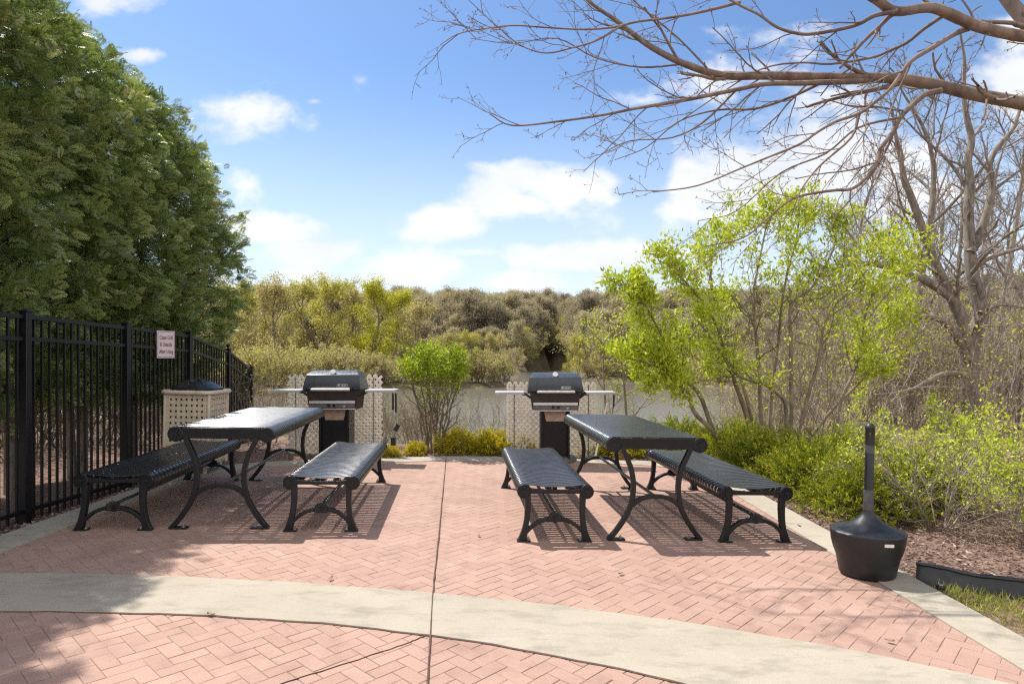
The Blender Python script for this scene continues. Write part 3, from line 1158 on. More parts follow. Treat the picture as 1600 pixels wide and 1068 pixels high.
def build_grills():
    g = make_grill()
    g2_ = copy_tree(g)
    for o, x, y, th, lab in ((g, -2.20, 8.05, .03, 'black pedestal gas grill behind the table near the fence'),
                             (g2_, .545, 8.25, .0, 'black pedestal gas grill behind the table near the leafy shrub')):
        o.location = (x, y, gp(x) + .0 - (0.02 if x > 0 else .045))
        o.rotation_euler = (0, 0, th)
        o['label'] = lab
    l1 = make_lattice(1.24, 1.13, 1)
    l2 = make_lattice(1.22, 1.09, 2)
    l1.location = (-2.37, 8.58, -.05)
    l1['label'] = 'taller cream lattice screen with scalloped top behind the grill nearer the fence'
    l2.location = (.545, 8.85, -.12)
    l2.rotation_euler = (0, 0, -.05)
    l2['label'] = 'cream lattice screen behind the grill near the leafy shrub with pond showing through'
    # utensils hanging from the shelves
    lx, ly, lz = -2.20 + .735, 7.90, .885
    def utensil(name, label, dx, hl_, rl, head, group='grill utensils hanging from shelf ends'):
        t = thing(name, label, 'utensil', (lx + dx, ly, lz), 0, group)
        MB().tube([(0, 0, 0), (.002, 0, -.02), (.003, -.002, -hl_)], [.006, .013, .012], 8).build('handle', M['plastic'], t, smooth=True)
        MB().tube([(.003, -.002, -hl_ + .002), (.006, 0, -hl_ - rl)], .005, 6).build('shaft', M['steel'], t, smooth=True)
        h = MB()
        if head == 'brush':
            h.box((.015, 0, -hl_ - rl - .03), (.05, .025, .085), Matrix.Rotation(.5, 3, 'Y'))
            h.box((.03, -.005, -hl_ - rl - .035), (.018, .03, .075), Matrix.Rotation(.5, 3, 'Y'))
        else:
            h.box((.004, 0, -hl_ - rl - .05), (.065, .006, .10))
        h.build('head', M['plastic'], t, bevel=.003)
    utensil('grill_brush', 'black handled grill brush hanging from the left grill shelf, long shaft', .03, .24, .16, 'brush')
    utensil('spatula', 'black handled spatula hanging innermost from the left grill shelf', -.006, .21, .34, 'flat')
    t = thing('tongs', 'short black utensil hanging from the outer end of the right grill shelf', 'utensil', (.545 + .745, 8.12, .86))
    MB().tube([(0, 0, 0), (0, 0, -.16)], [.008, .012], 8).build('handle', M['plastic'], t, smooth=True)
    a, b_ = at(949, 627, 8.05), at(930, 714, 8.32)
    t = thing('pole', 'thin white pole leaning against the shelf of the grill by the leafy shrub', 'pole', tuple(b_))
    MB().tube([(0, 0, 0), tuple(a - b_)], .012, 8).build('shaft', M['white'], t, smooth=True)
    MB().tube([tuple((a - b_) * .99), tuple((a - b_) * 1.04)], .015, 8).build('grip', M['shelf'], t, smooth=True)


def build_trash():
    x, y = -3.47, 7.02
    root = thing('trash_can', 'beige woven trash can with domed black lid beside the fence', 'trash can', (x, y, gp(x)), R(1), tilt=True)
    w, z0, z1 = .47, .11, .86
    h = w / 2
    MB().box((0, 0, (z0 + z1) / 2), (w - .035, w - .035, z1 - z0 - .02)).build('liner', M['dark_in'], root)
    mb = MB()
    nc, nr_ = 8, 12
    pc, pr_ = (w - .03) / nc, (z1 - z0) / nr_
    for face in range(4):
        rot = Matrix.Rotation(face * math.pi / 2, 3, 'Z')
        for i in range(nc):
            for j in range(nr_):
                cx = -h + .015 + (i + .5) * pc
                cz = z0 + (j + .5) * pr_
                over = (i + j) % 2
                hz_, vt = (.002, -.004) if over else (-.004, .002)
                mb.box(rot @ Vector((cx, -h - hz_, cz)), (pc + (.012 if over else -.0), .006, pr_ * .63), rot)
                mb.box(rot @ Vector((cx, -h - vt, cz)), (pc * .62, .006, pr_ + (.0 if over else .012)), rot)
    for sx in (-1, 1):
        for sy in (-1, 1):
            mb.tube([(sx * (h - .006), sy * (h - .006), z0 - .03), (sx * (h - .006), sy * (h - .006), z1)], .018, 10)
    mb.build('woven_body', M['beige'], root)
    rim = MB()
    n = 150
    P = []
    for k in range(n + 1):
        q = 2 * math.pi * k / n
        c_, s_ = math.cos(q), math.sin(q)
        e = .30
        P.append(((h + .03) * math.copysign(abs(c_) ** e, c_), (h + .03) * math.copysign(abs(s_) ** e, s_), z1 + .012))
    rim.tube(P, [.022 + .004 * (k % 2) for k in range(n + 1)], 8, cap=False)
    rim.build('rope_rim', M['beige'], root, smooth=True, sharp=80)
    lid = MB()
    V, F = [], []
    prof = [(.262, .02), (.266, .05), (.256, .062), (.235, .066), (.2, .092), (.14, .118), (.07, .132), (.004, .135)]
    n = 40
    for r_, zz in prof:
        r_ = r_ * .87
        e = .45 + .5 * (1 - r_ / .266)
        for k in range(n):
            q = 2 * math.pi * k / n
            c_, s_ = math.cos(q), math.sin(q)
            V.append((r_ * math.copysign(abs(c_) ** e, c_), r_ * math.copysign(abs(s_) ** e, s_), z1 + zz))
    for i in range(len(prof) - 1):
        for k in range(n):
            F.append((i * n + k, i * n + (k + 1) % n, (i + 1) * n + (k + 1) % n, (i + 1) * n + k))
    F.append(tuple((len(prof) - 1) * n + k for k in range(n)))
    lid.add(V, F)
    lo = lid.build('lid', M['plastic'], root, smooth=True, sharp=40)
    rb = MB()
    for q in (R(45), R(135)):
        ps = [(t * math.cos(q) * .22, t * math.sin(q) * .22, z1 + .066 + .071 * (1 - t * t)) for t in np.linspace(-1, 1, 13)]
        rb.tube(ps, .012, 8)
    rb.build('lid_rib', M['plastic'], lo, smooth=True)
    for sx in (-1, 1):
        for sy in (-1, 1):
            MB().tube([(sx * (h - .05), sy * (h - .05), 0), (sx * (h - .05), sy * (h - .05), z0)], .02, 10).build('leg', M['beige'], root, smooth=True)
    MB().box((0, 0, z0 - .008), (w - .02, w - .02, .03)).build('base_board', M['beige'], root, bevel=.006)


def build_receptacle():
    x, y = 2.235, 4.03
    root = thing('cigarette_receptacle', 'black plastic cigarette receptacle with a tall neck standing on the patio edge', 'cigarette bin', (x, y, gp(x) + .004), 0, tilt=True)
    b = MB().lathe([(.02, 0), (.150, 0), (.163, .012), (.172, .06), (.185, .12), (.203, .17), (.214, .215), (.219, .262), (.212, .268)], 56, sy=.9)
    b.build('base', M['plastic'], root, smooth=True, sharp=50)
    top = MB().lathe([(.219, .262), (.2215, .274), (.214, .283), (.19, .289), (.16, .298), (.125, .312), (.09, .331), (.066, .349), (.049, .366), (.038, .383), (.0315, .40), (.0285, .412)], 56, sy=.9)
    to = top.build('domed_cover', M['plastic'], root, smooth=True, sharp=50)
    MB().lathe([(.0275, .41), (.027, .60), (.0265, .602), (.0265, .81), (.0255, .812)], 28).build('neck', M['plastic'], root, smooth=True, sharp=50)
    MB().lathe([(.0295, .408), (.0292, .525), (.0283, .533)], 28, cap=False).build('neck_collar', M['shelf_dark'], root, smooth=True)
    MB().lathe([(.0277, .765), (.0277, .815)], 28, cap=False).build('neck_band', M['shelf_dark'], root, smooth=True)
    # head with a through hole
    hd = MB().lathe([(.0272, .81), (.0272, .915), (.0295, .918), (.0295, .928), (.021, .943), (.009, .951), (.002, .952)], 32)
    ho = hd.build('neck_head', M['plastic'], root, smooth=True, sharp=50)
    cut = MB().tube([(-.06, -.35, .885), (.06, .35, .885)], .0115, 20).build('hole_cutter', M['plastic'])
    mod = ho.modifiers.new('hole', 'BOOLEAN')
    mod.object = cut
    mod.operation = 'DIFFERENCE'
    mod.solver = 'EXACT'
    cut.parent = root
    bpy.context.view_layer.update()
    dg = bpy.context.evaluated_depsgraph_get()
    me = bpy.data.meshes.new_from_object(ho.evaluated_get(dg))
    ho.modifiers.clear()
    ho.data = me
    bpy.data.objects.remove(cut)
    MB().box((.02, -.1965, .236), (.055, .006, .018)).build('label_plate', M['sign'], root)


M['shelf_dark'] = simple('scuffed_grey_plastic', (0.07, 0.07, 0.078), 0.45, 0.0, 0.35, 16)
build_grills()
build_trash()
build_receptacle()


def build_edging():
    P = smooth_curve([(2.54, 4.02), (2.75, 3.86), (3.05, 3.72), (3.45, 3.60), (3.9, 3.52)], 8)
    root = thing('garden_edging', 'black plastic garden edging standing at the corner of the mulch bed', 'edging', (2.54, 4.02, gp(2.54) - .04))
    o = np.array([2.54, 4.02])
    mb, lip = MB(), MB()
    t = np.gradient(P, axis=0)
    t /= np.linalg.norm(t, axis=1)[:, None]
    nn = np.stack([t[:, 1], -t[:, 0]], 1)
    n = len(P)
    V = []
    prof = [(.035, 0), (.022, .045), (.005, .085), (-.005, .12), (-.011, .12), (-.002, .085), (.016, .045), (.029, 0)]
    m = len(prof)
    wob = .006 * np.sin(np.arange(n) * .9) + .004 * np.sin(np.arange(n) * 2.1)
    for i in range(n):
        for a, z in prof:
            q = P[i] - o + nn[i] * (a + wob[i])
            V.append((q[0], q[1], z + .004 * math.sin(i * .5) - .018 * i / n * 2))
    F = [(i * m + k, i * m + (k + 1) % m, (i + 1) * m + (k + 1) % m, (i + 1) * m + k) for i in range(n - 1) for k in range(m)]
    F += [tuple(range(m))[::-1], tuple((n - 1) * m + k for k in range(m))]
    mb.add(V, F)
    mb.build('strip', M['plastic'], root, smooth=True, sharp=50)
    lip.tube([((P[i] - o)[0] + nn[i][0] * (-.008 + wob[i]), (P[i] - o)[1] + nn[i][1] * (-.008 + wob[i]), .122 + .004 * math.sin(i * .5) - .018 * i / n * 2) for i in range(n)], .013, 8)
    lip.build('rolled_lip', M['plastic'], root, smooth=True)
    px, py = g2(1470, 921)
    t_ = thing('drain_cap', 'small round grey cap on the concrete beside the black edging', 'cap', (px, py, gp(px) + .008))
    MB().lathe([(.024, 0), (.026, .012), (.022, .02), (.015, .021)], 20).build('ring', M['plastic'], t_, smooth=True, sharp=40)
    MB().lathe([(.014, .0212), (.013, .024), (.003, .025)], 16).build('disc', M['steel'], t_, smooth=True)


build_edging()


# ------------------------------------------------------------------ growing plants
class Plant:
    def __init__(self, seed):
        self.g = np.random.default_rng(seed)
        self.lines = []          # (points, radii)
        self.tips = []           # (point, direction, weight)


def unit(v):
    return v / (np.linalg.norm(v) + 1e-9)


def tilt_from(d, ang, az):
    a = np.cross(d, [0, 0, 1.0])
    if np.linalg.norm(a) < 1e-3:
        a = np.array([1.0, 0, 0])
    a = unit(a)
    b = np.cross(d, a)
    return unit(d * math.cos(ang) + (a * math.cos(az) + b * math.sin(az)) * math.sin(ang))


def grow(T, p, d, L, r, lv, spec):
    """spec[lv] = dict(seg, wob, up, n, ratio, ang, start, end r)"""
    s = spec[lv]
    g = T.g
    n = s['seg']
    pts = [np.array(p, float)]
    dirs = [unit(np.array(d, float))]
    dd = dirs[0].copy()
    up = np.array([0, 0, 1.0])
    for i in range(n):
        dd = unit(dd + g.normal(0, s['wob'], 3) + up * s['up'])
        pts.append(pts[-1] + dd * L / n)
        dirs.append(dd)
    pts = np.array(pts)
    rad = np.linspace(r, r * s.get('taper', .35), n + 1)
    T.lines.append((pts, rad))
    spawn(T, pts, rad, L, lv, spec)


def spawn(T, pts, rad, L, lv, spec, cnt=None, start=None):
    s = spec[lv]
    g = T.g
    n = len(pts) - 1
    if lv + 1 < len(spec):
        cnt = s['n'] if cnt is None else cnt
        st = s['start'] if start is None else start
        az0 = g.random() * 6.28
        for k in range(cnt):
            f = st + (1 - st) * (k + g.random() * .9) / cnt
            i = min(int(f * n), n - 1)
            q = f * n - i
            pp = pts[i] * (1 - q) + pts[i + 1] * q
            dd = unit(pts[i + 1] - pts[i])
            nd = tilt_from(dd, s['ang'] * (0.7 + .6 * g.random()), az0 + k * 2.4 + g.normal(0, .4))
            rr = (rad[i] * (1 - q) + rad[i + 1] * q)
            grow(T, pp, nd, L * s['ratio'] * (1.0 - .45 * f) * (0.7 + .6 * g.random()), max(rr * s.get('rr', .55), s.get('rmin', .0015)), lv + 1, spec)
    if lv >= len(spec) - 2 or s.get('tip'):
        for i in range(1 if lv == len(spec) - 1 else n - 1, n + 1):
            T.tips.append((pts[i], unit(pts[i] - pts[i - 1]), lv))


def tubes(lines, sides):
    """all polylines as one set of tubes; sides(r) gives the number of sides."""
    Vs, Fs = [], []
    base = 0
    groups = {}
    for p, r in lines:
        groups.setdefault((len(p), sides(r[0])), []).append((p, r))
    for (n, k), items in groups.items():
        P = np.array([i[0] for i in items])
        Rr = np.array([i[1] for i in items])
        T = np.gradient(P, axis=1)
        T /= np.linalg.norm(T, axis=2)[:, :, None] + 1e-9
        ref = np.array([0.31, 0.22, 0.92])
        alt = np.array([1.0, 0.1, 0.0])
        mean = T.mean(axis=1)
        use = (np.abs(mean @ ref) > .9)[:, None, None]
        rf = np.where(use, alt, ref)
        A = np.cross(T, rf)
        A /= np.linalg.norm(A, axis=2)[:, :, None] + 1e-9
        B = np.cross(T, A)
        q = 2 * np.pi * np.arange(k) / k
        V = P[:, :, None, :] + Rr[:, :, None, None] * (A[:, :, None, :] * np.cos(q)[None, None, :, None] + B[:, :, None, :] * np.sin(q)[None, None, :, None])
        m = len(items)
        V = V.reshape(-1, 3)
        idx = np.arange(m * n * k).reshape(m, n, k)
        a = idx[:, :-1, :]
        b = np.roll(idx, -1, axis=2)[:, :-1, :]
        c = np.roll(idx, -1, axis=2)[:, 1:, :]
        d = idx[:, 1:, :]
        F = np.stack([a, b, c, d], -1).reshape(-1, 4)
        Vs.append(V)
        Fs.append(F + base)
        base += len(V)
    return np.vstack(Vs), np.vstack(Fs)


def leaves(C, D, Nn, L, W, bend=0.0):
    """rhombic leaves: base C, direction D, normal hint Nn, length L, width W."""
    D = D / (np.linalg.norm(D, axis=1)[:, None] + 1e-9)
    S = np.cross(D, Nn)
    S /= np.linalg.norm(S, axis=1)[:, None] + 1e-9
    L = np.broadcast_to(np.asarray(L, float), (len(C),))[:, None]
    W = np.broadcast_to(np.asarray(W, float), (len(C),))[:, None]
    Up = np.cross(S, D)
    V = np.stack([C, C + D * L * .45 + S * W / 2 + Up * W * bend, C + D * L, C + D * L * .45 - S * W / 2 + Up * W * bend], 1)
    F = np.arange(len(C) * 4).reshape(-1, 4)
    return V.reshape(-1, 3), F


def scatter_leaves(T, per, L, W, spread, seed, keep=None, lift=0.3, jit=.5):
    g = np.random.default_rng(seed)
    P = np.array([t[0] for t in T.tips])
    D = np.array([t[1] for t in T.tips])
    if keep is not None:
        k = keep(P, g)
        P, D = P[k], D[k]
    P = np.repeat(P, per, 0)
    D = np.repeat(D, per, 0)
    n = len(P)
    P = P + g.normal(0, spread, (n, 3))
    D = D * .5 + g.normal(0, jit, (n, 3)) + np.array([0, 0, lift])
    Nn = g.normal(0, .6, (n, 3)) + np.array([0, 0, 1.0])
    sz = .6 + .8 * g.random(n)
    return leaves(P, D, Nn, L * sz, W * sz, .15), np.clip(g.normal(.5, .28, n), 0, 1)


def sides_near(r):
    return 8 if r > .03 else 6 if r > .012 else 4 if r > .004 else 3


# ------------------------------------------------------------------ arborvitae hedge
def frond_template(g):
    """one flat fan-shaped spray about 1 unit long in x-y, drooping a little in z."""
    C, D, Ls, Ws = [], [], [], []
    nb = 5
    for k in range(nb + 1):
        f = k / nb
        base = np.array([f * .75, 0, -.10 * f * f])
        for s in ((-1, 1) if k < nb else (0,)):
            a = s * R(48 - 14 * f) + g.normal(0, .08)
            d = np.array([math.cos(a), math.sin(a), -.10 + g.normal(0, .05)])
            L = (.42 - .18 * abs(f - .35)) * (1 if s else .75) * (.8 + .4 * g.random())
            C.append(base); D.append(d); Ls.append(L); Ws.append(.042)
            for q in (.28, .52, .76):
                for s2 in (-1, 1):
                    a2 = a + s2 * R(38)
                    C.append(base + d * L * q)
                    D.append(np.array([math.cos(a2), math.sin(a2), -.12]))
                    Ls.append(L * .45 * (1.1 - q)+.05)
                    Ws.append(.034)
    return np.array(C), np.array(D), np.array(Ls), np.array(Ws)


def arbor_mesh(H, rad, zb, ns, seed):
    g = np.random.default_rng(seed)
    temps = [frond_template(g) for _ in range(4)]
    # boughs: each a short drooping branch that carries sprays to both sides and at its tip
    per = 15
    nb = ns // per
    z = zb + (H - zb) * g.random(nb) ** .92
    f = (z - zb) / (H - zb)
    prof = rad * np.clip(.40 + 1.6 * f, 0, 1) * np.sqrt(np.clip(1 - np.clip((f - .55) / .46, 0, 1) ** 2.2, 0.0, 1))
    az = g.random(nb) * 2 * np.pi
    lump = 1 + .12 * np.sin(az * 3 + seed) * np.sin(z * 2.7 + seed * 1.3) + .08 * np.sin(az * 5 + z * 4.1)
    rr = prof * lump * (1 - .30 * g.random(nb) ** 1.6)
    tip = np.stack([np.cos(az) * rr, np.sin(az) * rr, z], 1)
    ax = np.stack([np.cos(az), np.sin(az), .45 + 1.3 * np.clip(f - .5, 0, 1) + g.normal(0, .25, nb)], 1)
    ax[:, :2] += g.normal(0, .28, (nb, 2))
    ax /= np.linalg.norm(ax, axis=1)[:, None]
    bl = .28 + .34 * g.random(nb)
    tt_ = g.random((nb, per)) ** .7
    tt_[:, 0] = 1.0
    C = tip[:, None, :] - ax[:, None, :] * (bl[:, None] * (1 - tt_))[:, :, None]
    C[:, :, 2] -= .10 * tt_ ** 2
    C += g.normal(0, .035, C.shape)
    sd = np.cross(ax, np.array([0, 0, 1.0]) + g.normal(0, .35, (nb, 3)))
    sd /= np.linalg.norm(sd, axis=1)[:, None]
    sgn = g.choice([-1.0, 1.0], (nb, per)) * (.35 + .7 * g.random((nb, per))) * (1 - .8 * (tt_ > .96))
    O = ax[:, None, :] + sd[:, None, :] * sgn[:, :, None] + np.array([0, 0, .18]) * (1 - tt_[:, :, None]) + g.normal(0, .30, (nb, per, 3))
    C = C.reshape(-1, 3)
    O = O.reshape(-1, 3)
    O /= np.linalg.norm(O, axis=1)[:, None]
    bt = np.repeat(g.normal(0, .15, nb), per) + .10 * (tt_.ravel() - .6)
    nS = len(C)
    size = (.075 + .095 * g.random(nS))
    # spray planes stand mostly edge-up
    hint = np.repeat(np.cross(sd, ax), per, 0) * .5 + g.normal(0, .8, (nS, 3))
    S = np.cross(O, hint); S /= np.linalg.norm(S, axis=1)[:, None]
    U = np.cross(S, O)
    which = g.integers(0, 4, nS)
    Vs, Fs, Ts = [], [], []
    b = 0
    for k in range(4):
        m = which == k
        c, d, l, w = temps[k]
        nt_ = len(c)
        def tr(q, ax):
            return (O[m][:, None, :] * q[None, :, 0:1] + S[m][:, None, :] * q[None, :, 1:2] + U[m][:, None, :] * q[None, :, 2:3])
        cc = C[m][:, None, :] + tr(c, 0) * size[m][:, None, None]
        cc[:, :, 2] -= (c[None, :, 0] ** 2) * .35 * size[m][:, None]
        dd = tr(d, 0)
        dd[:, :, 2] -= .25 * c[None, :, 0]
        nn = np.repeat(U[m][:, None, :], nt_, 1)
        V, F = leaves(cc.reshape(-1, 3), dd.reshape(-1, 3), nn.reshape(-1, 3), (l[None] * size[m][:, None]).ravel(), (w[None] * size[m][:, None] * 1.1).ravel(), .1)
        tt = np.clip(.46 + 1.2 * bt[m][:, None] + g.normal(0, .13, (m.sum(), 1)) + .22 * c[None, :, 0] + g.normal(0, .05, (1, nt_)), 0, 1)
        Vs.append(V); Fs.append(F + b); Ts.append(tt.ravel())
        b += len(V)
    return new_mesh('foliage', np.vstack(Vs), np.vstack(Fs), M['arbor'], tint=np.concatenate(Ts))


def arbor_trunk(H, seed):
    T = Plant(seed)
    g = T.g
    for k in range(3):
        a = k * 2.1 + seed
        b0 = np.array([math.cos(a) * .06, math.sin(a) * .06, -.2])
        pts = smooth_curve([b0, b0 * 1.3 + [0, 0, .9], b0 * 2.2 + [g.normal(0, .03), g.normal(0, .03), 2.0], b0 * 2.6 + [0, 0, H * .9]], 4)
        T.lines.append((pts, np.linspace(.05, .012, len(pts))))
        for j in range(26):
            z = .5 + (H - 1.2) * g.random()
            az = g.random() * 6.28
            L = .35 + .5 * g.random()
            p = np.array([b0[0] * 2, b0[1] * 2, z])
            d = np.array([math.cos(az), math.sin(az), .25])
            T.lines.append((np.array([p, p + d * L * .5, p + d * L + [0, 0, .08]]), np.array([.010, .007, .003])))
    V, F = tubes(T.lines, lambda r: 6 if r > .02 else 4)
    return new_mesh('trunk', V, F, M['bark'], True)


def build_hedge():
    kinds = [(arbor_mesh(5.1, 1.0, 0.85, 9500, 11), arbor_trunk(5.1, 1)),
             (arbor_mesh(4.75, .98, 0.85, 9500, 12), arbor_trunk(4.75, 2)),
             (arbor_mesh(4.45, .97, 0.85, 9500, 13), arbor_trunk(4.45, 3))]
    row = [(-4.75, 3.2, 0, 0.3, 1.18, 'dark green arborvitae nearest the camera, at the near end of the fence'),
           (-4.75, 4.25, 1, 1.9, 1.24, 'tall arborvitae second from the near end of the hedge, behind the fence'),
           (-4.80, 5.25, 0, 4.0, 1.02, 'arborvitae filling the upper left corner behind the second fence post'),
           (-4.86, 6.25, 1, 3.0, 1.07, 'arborvitae behind the fence bay left of the white sign'),
           (-4.88, 7.2, 2, 5.2, 1.12, 'arborvitae behind the white sign on the fence'),
           (-4.88, 8.15, 2, 2.2, 1.10, 'arborvitae behind the beige trash can, next to the hedge end'),
           (-4.84, 9.1, 2, .7, 1.0, 'last arborvitae at the far rounded end of the hedge')]
    for x, y, k, rz, sc, lab in row:
        zt = float(terrain(x, y))
        t = thing('arborvitae', lab, 'tree', (x, y, zt), rz, 'arborvitae hedge behind the fence')
        t.scale = (1.0, 1.0, sc)
        link('trunk', kinds[k][1], t)
        link('foliage', kinds[k][0], t)


build_hedge()


# ------------------------------------------------------------------ leafless trees traced from their limbs
def path(pts, d0, d1, r0, r1, org, sub=4):
    n = len(pts)
    P = np.array([at(px, py, d0 + (d1 - d0) * i / (n - 1)) for i, (px, py) in enumerate(pts)])
    P = smooth_curve(P, sub) - org
    return P, np.linspace(r0, r1, len(P))


def plant_obj(root, T, nm_wood, mat, sides=sides_near, thick=None, nm_thin=None, mat_thin=None):
    if thick is None:
        V, F = tubes(T.lines, sides)
        link(nm_wood, new_mesh(nm_wood, V, F, mat, True), root)
        return
    a = [l for l in T.lines if l[1][0] >= thick]
    b = [l for l in T.lines if l[1][0] < thick]
    for ls, nm, mt in ((a, nm_wood, mat), (b, nm_thin, mat_thin or mat)):
        V, F = tubes(ls, sides)
        link(nm, new_mesh(nm, V, F, mt, True), root)


def build_overhang():
    org = np.array([5.35, 5.4, 0.0])
    T = Plant(21)
    # trunk just outside the frame
    trunk = smooth_curve([(0, 0, -.3), (.02, 0, 1.2), (-.05, 0, 2.6), (-.1, .05, 3.6), (-.05, .1, 5.2), (.1, .2, 7.0)], 4)
    T.lines.append((trunk, np.linspace(.19, .07, len(trunk))))
    S = [dict(seg=7, wob=.09, up=-.01, n=9, ratio=.55, ang=.62, start=.1, rr=.5, rmin=.0042),
         dict(seg=7, wob=.11, up=.01, n=5, ratio=.5, ang=.7, start=.12, rr=.6, rmin=.0025, taper=.5),
         dict(seg=5, wob=.13, up=.02, n=2, ratio=.35, ang=.8, start=.25, rr=.7, rmin=.0018, taper=.6),
         dict(seg=3, wob=.15, up=.02, n=0, ratio=.5, ang=.8, start=.2, taper=.7)]
    limbs = [
        ([(1745, 95), (1640, 60), (1598, 57), (1530, 42), (1480, 20), (1450, 12), (1400, 18), (1370, 0), (1330, -25), (1290, -60)], 5.3, 4.6, .048, .028, 4),
        ([(1740, 200), (1640, 172), (1600, 162), (1520, 147), (1450, 130), (1390, 122), (1300, 121), (1200, 118), (1130, 118), (1070, 100), (1020, 75), (985, 50), (960, 30), (930, 10), (890, -25)], 5.4, 5.9, .062, .011, 14),
        ([(1390, 124), (1312, 128), (1250, 130), (1197, 131), (1151, 140), (1071, 156), (1020, 165), (990, 170), (940, 180), (870, 190), (800, 196), (765, 178)], 5.6, 5.2, .026, .004, 13),
        ([(1470, 142), (1447, 147), (1430, 160), (1407, 183), (1396, 205), (1376, 233), (1369, 256), (1354, 277), (1331, 295), (1298, 298), (1240, 310), (1195, 345), (1160, 372), (1100, 385)], 5.45, 4.7, .026, .004, 10),
        ([(1516, 44), (1492, 53), (1461, 72), (1424, 95), (1407, 118), (1390, 140), (1368, 159), (1343, 177), (1306, 190), (1278, 206), (1250, 225), (1197, 247), (1160, 262), (1090, 290), (1020, 300)], 5.1, 4.6, .021, .004, 10),
        ([(1475, 24), (1444, 45), (1418, 66), (1390, 79), (1362, 90), (1298, 100), (1250, 98), (1190, 108), (1120, 150), (1040, 205)], 5.0, 5.8, .016, .004, 8),
        ([(1402, 18), (1368, 24), (1343, 37), (1320, 44), (1278, 52), (1250, 53), (1215, 43), (1186, 23), (1157, 9), (1120, -12)], 4.75, 5.3, .018, .008, 7),
        ([(1740, 70), (1600, 42), (1581, 36), (1528, 34)], 5.4, 5.1, .022, .014, 2),
        ([(1157, 3), (1128, 11), (1080, 22), (1036, 29), (996, 34), (956, 43), (910, 46), (852, 43), (801, 40), (749, 46), (714, 54), (688, 70)], 5.3, 5.2, .013, .003, 10),
        ([(975, 38), (933, 63), (893, 75), (852, 83), (812, 70), (772, 37), (732, 0)], 5.25, 5.0, .010, .003, 6),
        ([(1750, 150), (1640, 78), (1600, 30), (1568, -10), (1530, -70)], 5.6, 6.0, .068, .05, 3),
        ([(1300, 121), (1240, 150), (1180, 170), (1120, 172), (1060, 190), (1010, 230), (960, 250)], 5.6, 6.1, .014, .003, 8),
        ([(1343, 177), (1330, 215), (1280, 260), (1250, 300), (1235, 345)], 4.9, 4.7, .011, .003, 6),
        ([(1110, 112), (1060, 60), (1000, 10), (960, -30)], 5.8, 6.0, .012, .006, 4),
        ([(1070, 100), (1000, 105), (930, 90), (870, 60), (800, 68), (735, 60)], 5.85, 5.6, .011, .003, 8),
        ([(1151, 140), (1100, 190), (1050, 215), (985, 220), (940, 240)], 5.5, 5.2, .010, .003, 6),
        ([(1407, 183), (1340, 200), (1290, 240), (1220, 270), (1150, 330), (1090, 345)], 5.1, 5.4, .012, .003, 8),
    ]
    for pts, d0, d1, r0, r1, nc in limbs:
        P, rr = path(pts, d0, d1, r0, r1, org)
        T.lines.append((P, rr))
        L = np.linalg.norm(np.diff(P, axis=0), axis=1).sum()
        spawn(T, P, rr, min(L, 1.9) * .75, 0, S, cnt=max(2, int(nc * .85)), start=.12)
    root = thing('bare_tree', 'bare budding tree whose leafless limbs overhang the patio from the top right', 'tree', tuple(org))
    plant_obj(root, T, 'trunk', M['limb'], sides_near, .012, 'twigs', M['limb'])
    g = np.random.default_rng(5)
    pick = g.random(len(T.tips)) < .30
    P = np.array([t[0] for t in T.tips])[pick]
    D = np.array([t[1] for t in T.tips])[pick]
    n = len(P)
    V, F = leaves(P, D + g.normal(0, .5, (n, 3)), g.normal(0, 1, (n, 3)), .016, .008, .3)
    V2, F2 = leaves(P, D + g.normal(0, .5, (n, 3)), g.normal(0, 1, (n, 3)), .015, .008, -.3)
    link('buds', new_mesh('buds', np.vstack([V, V2]), np.vstack([F, F2 + len(V)]), M['bud'], tint=g.random(2 * n)), root)


M['bud'] = leaf_mat('brown_buds', [(0, (.10, .055, .035)), (.6, (.2, .11, .07)), (1, (.30, .20, .10))], .15)
build_overhang()


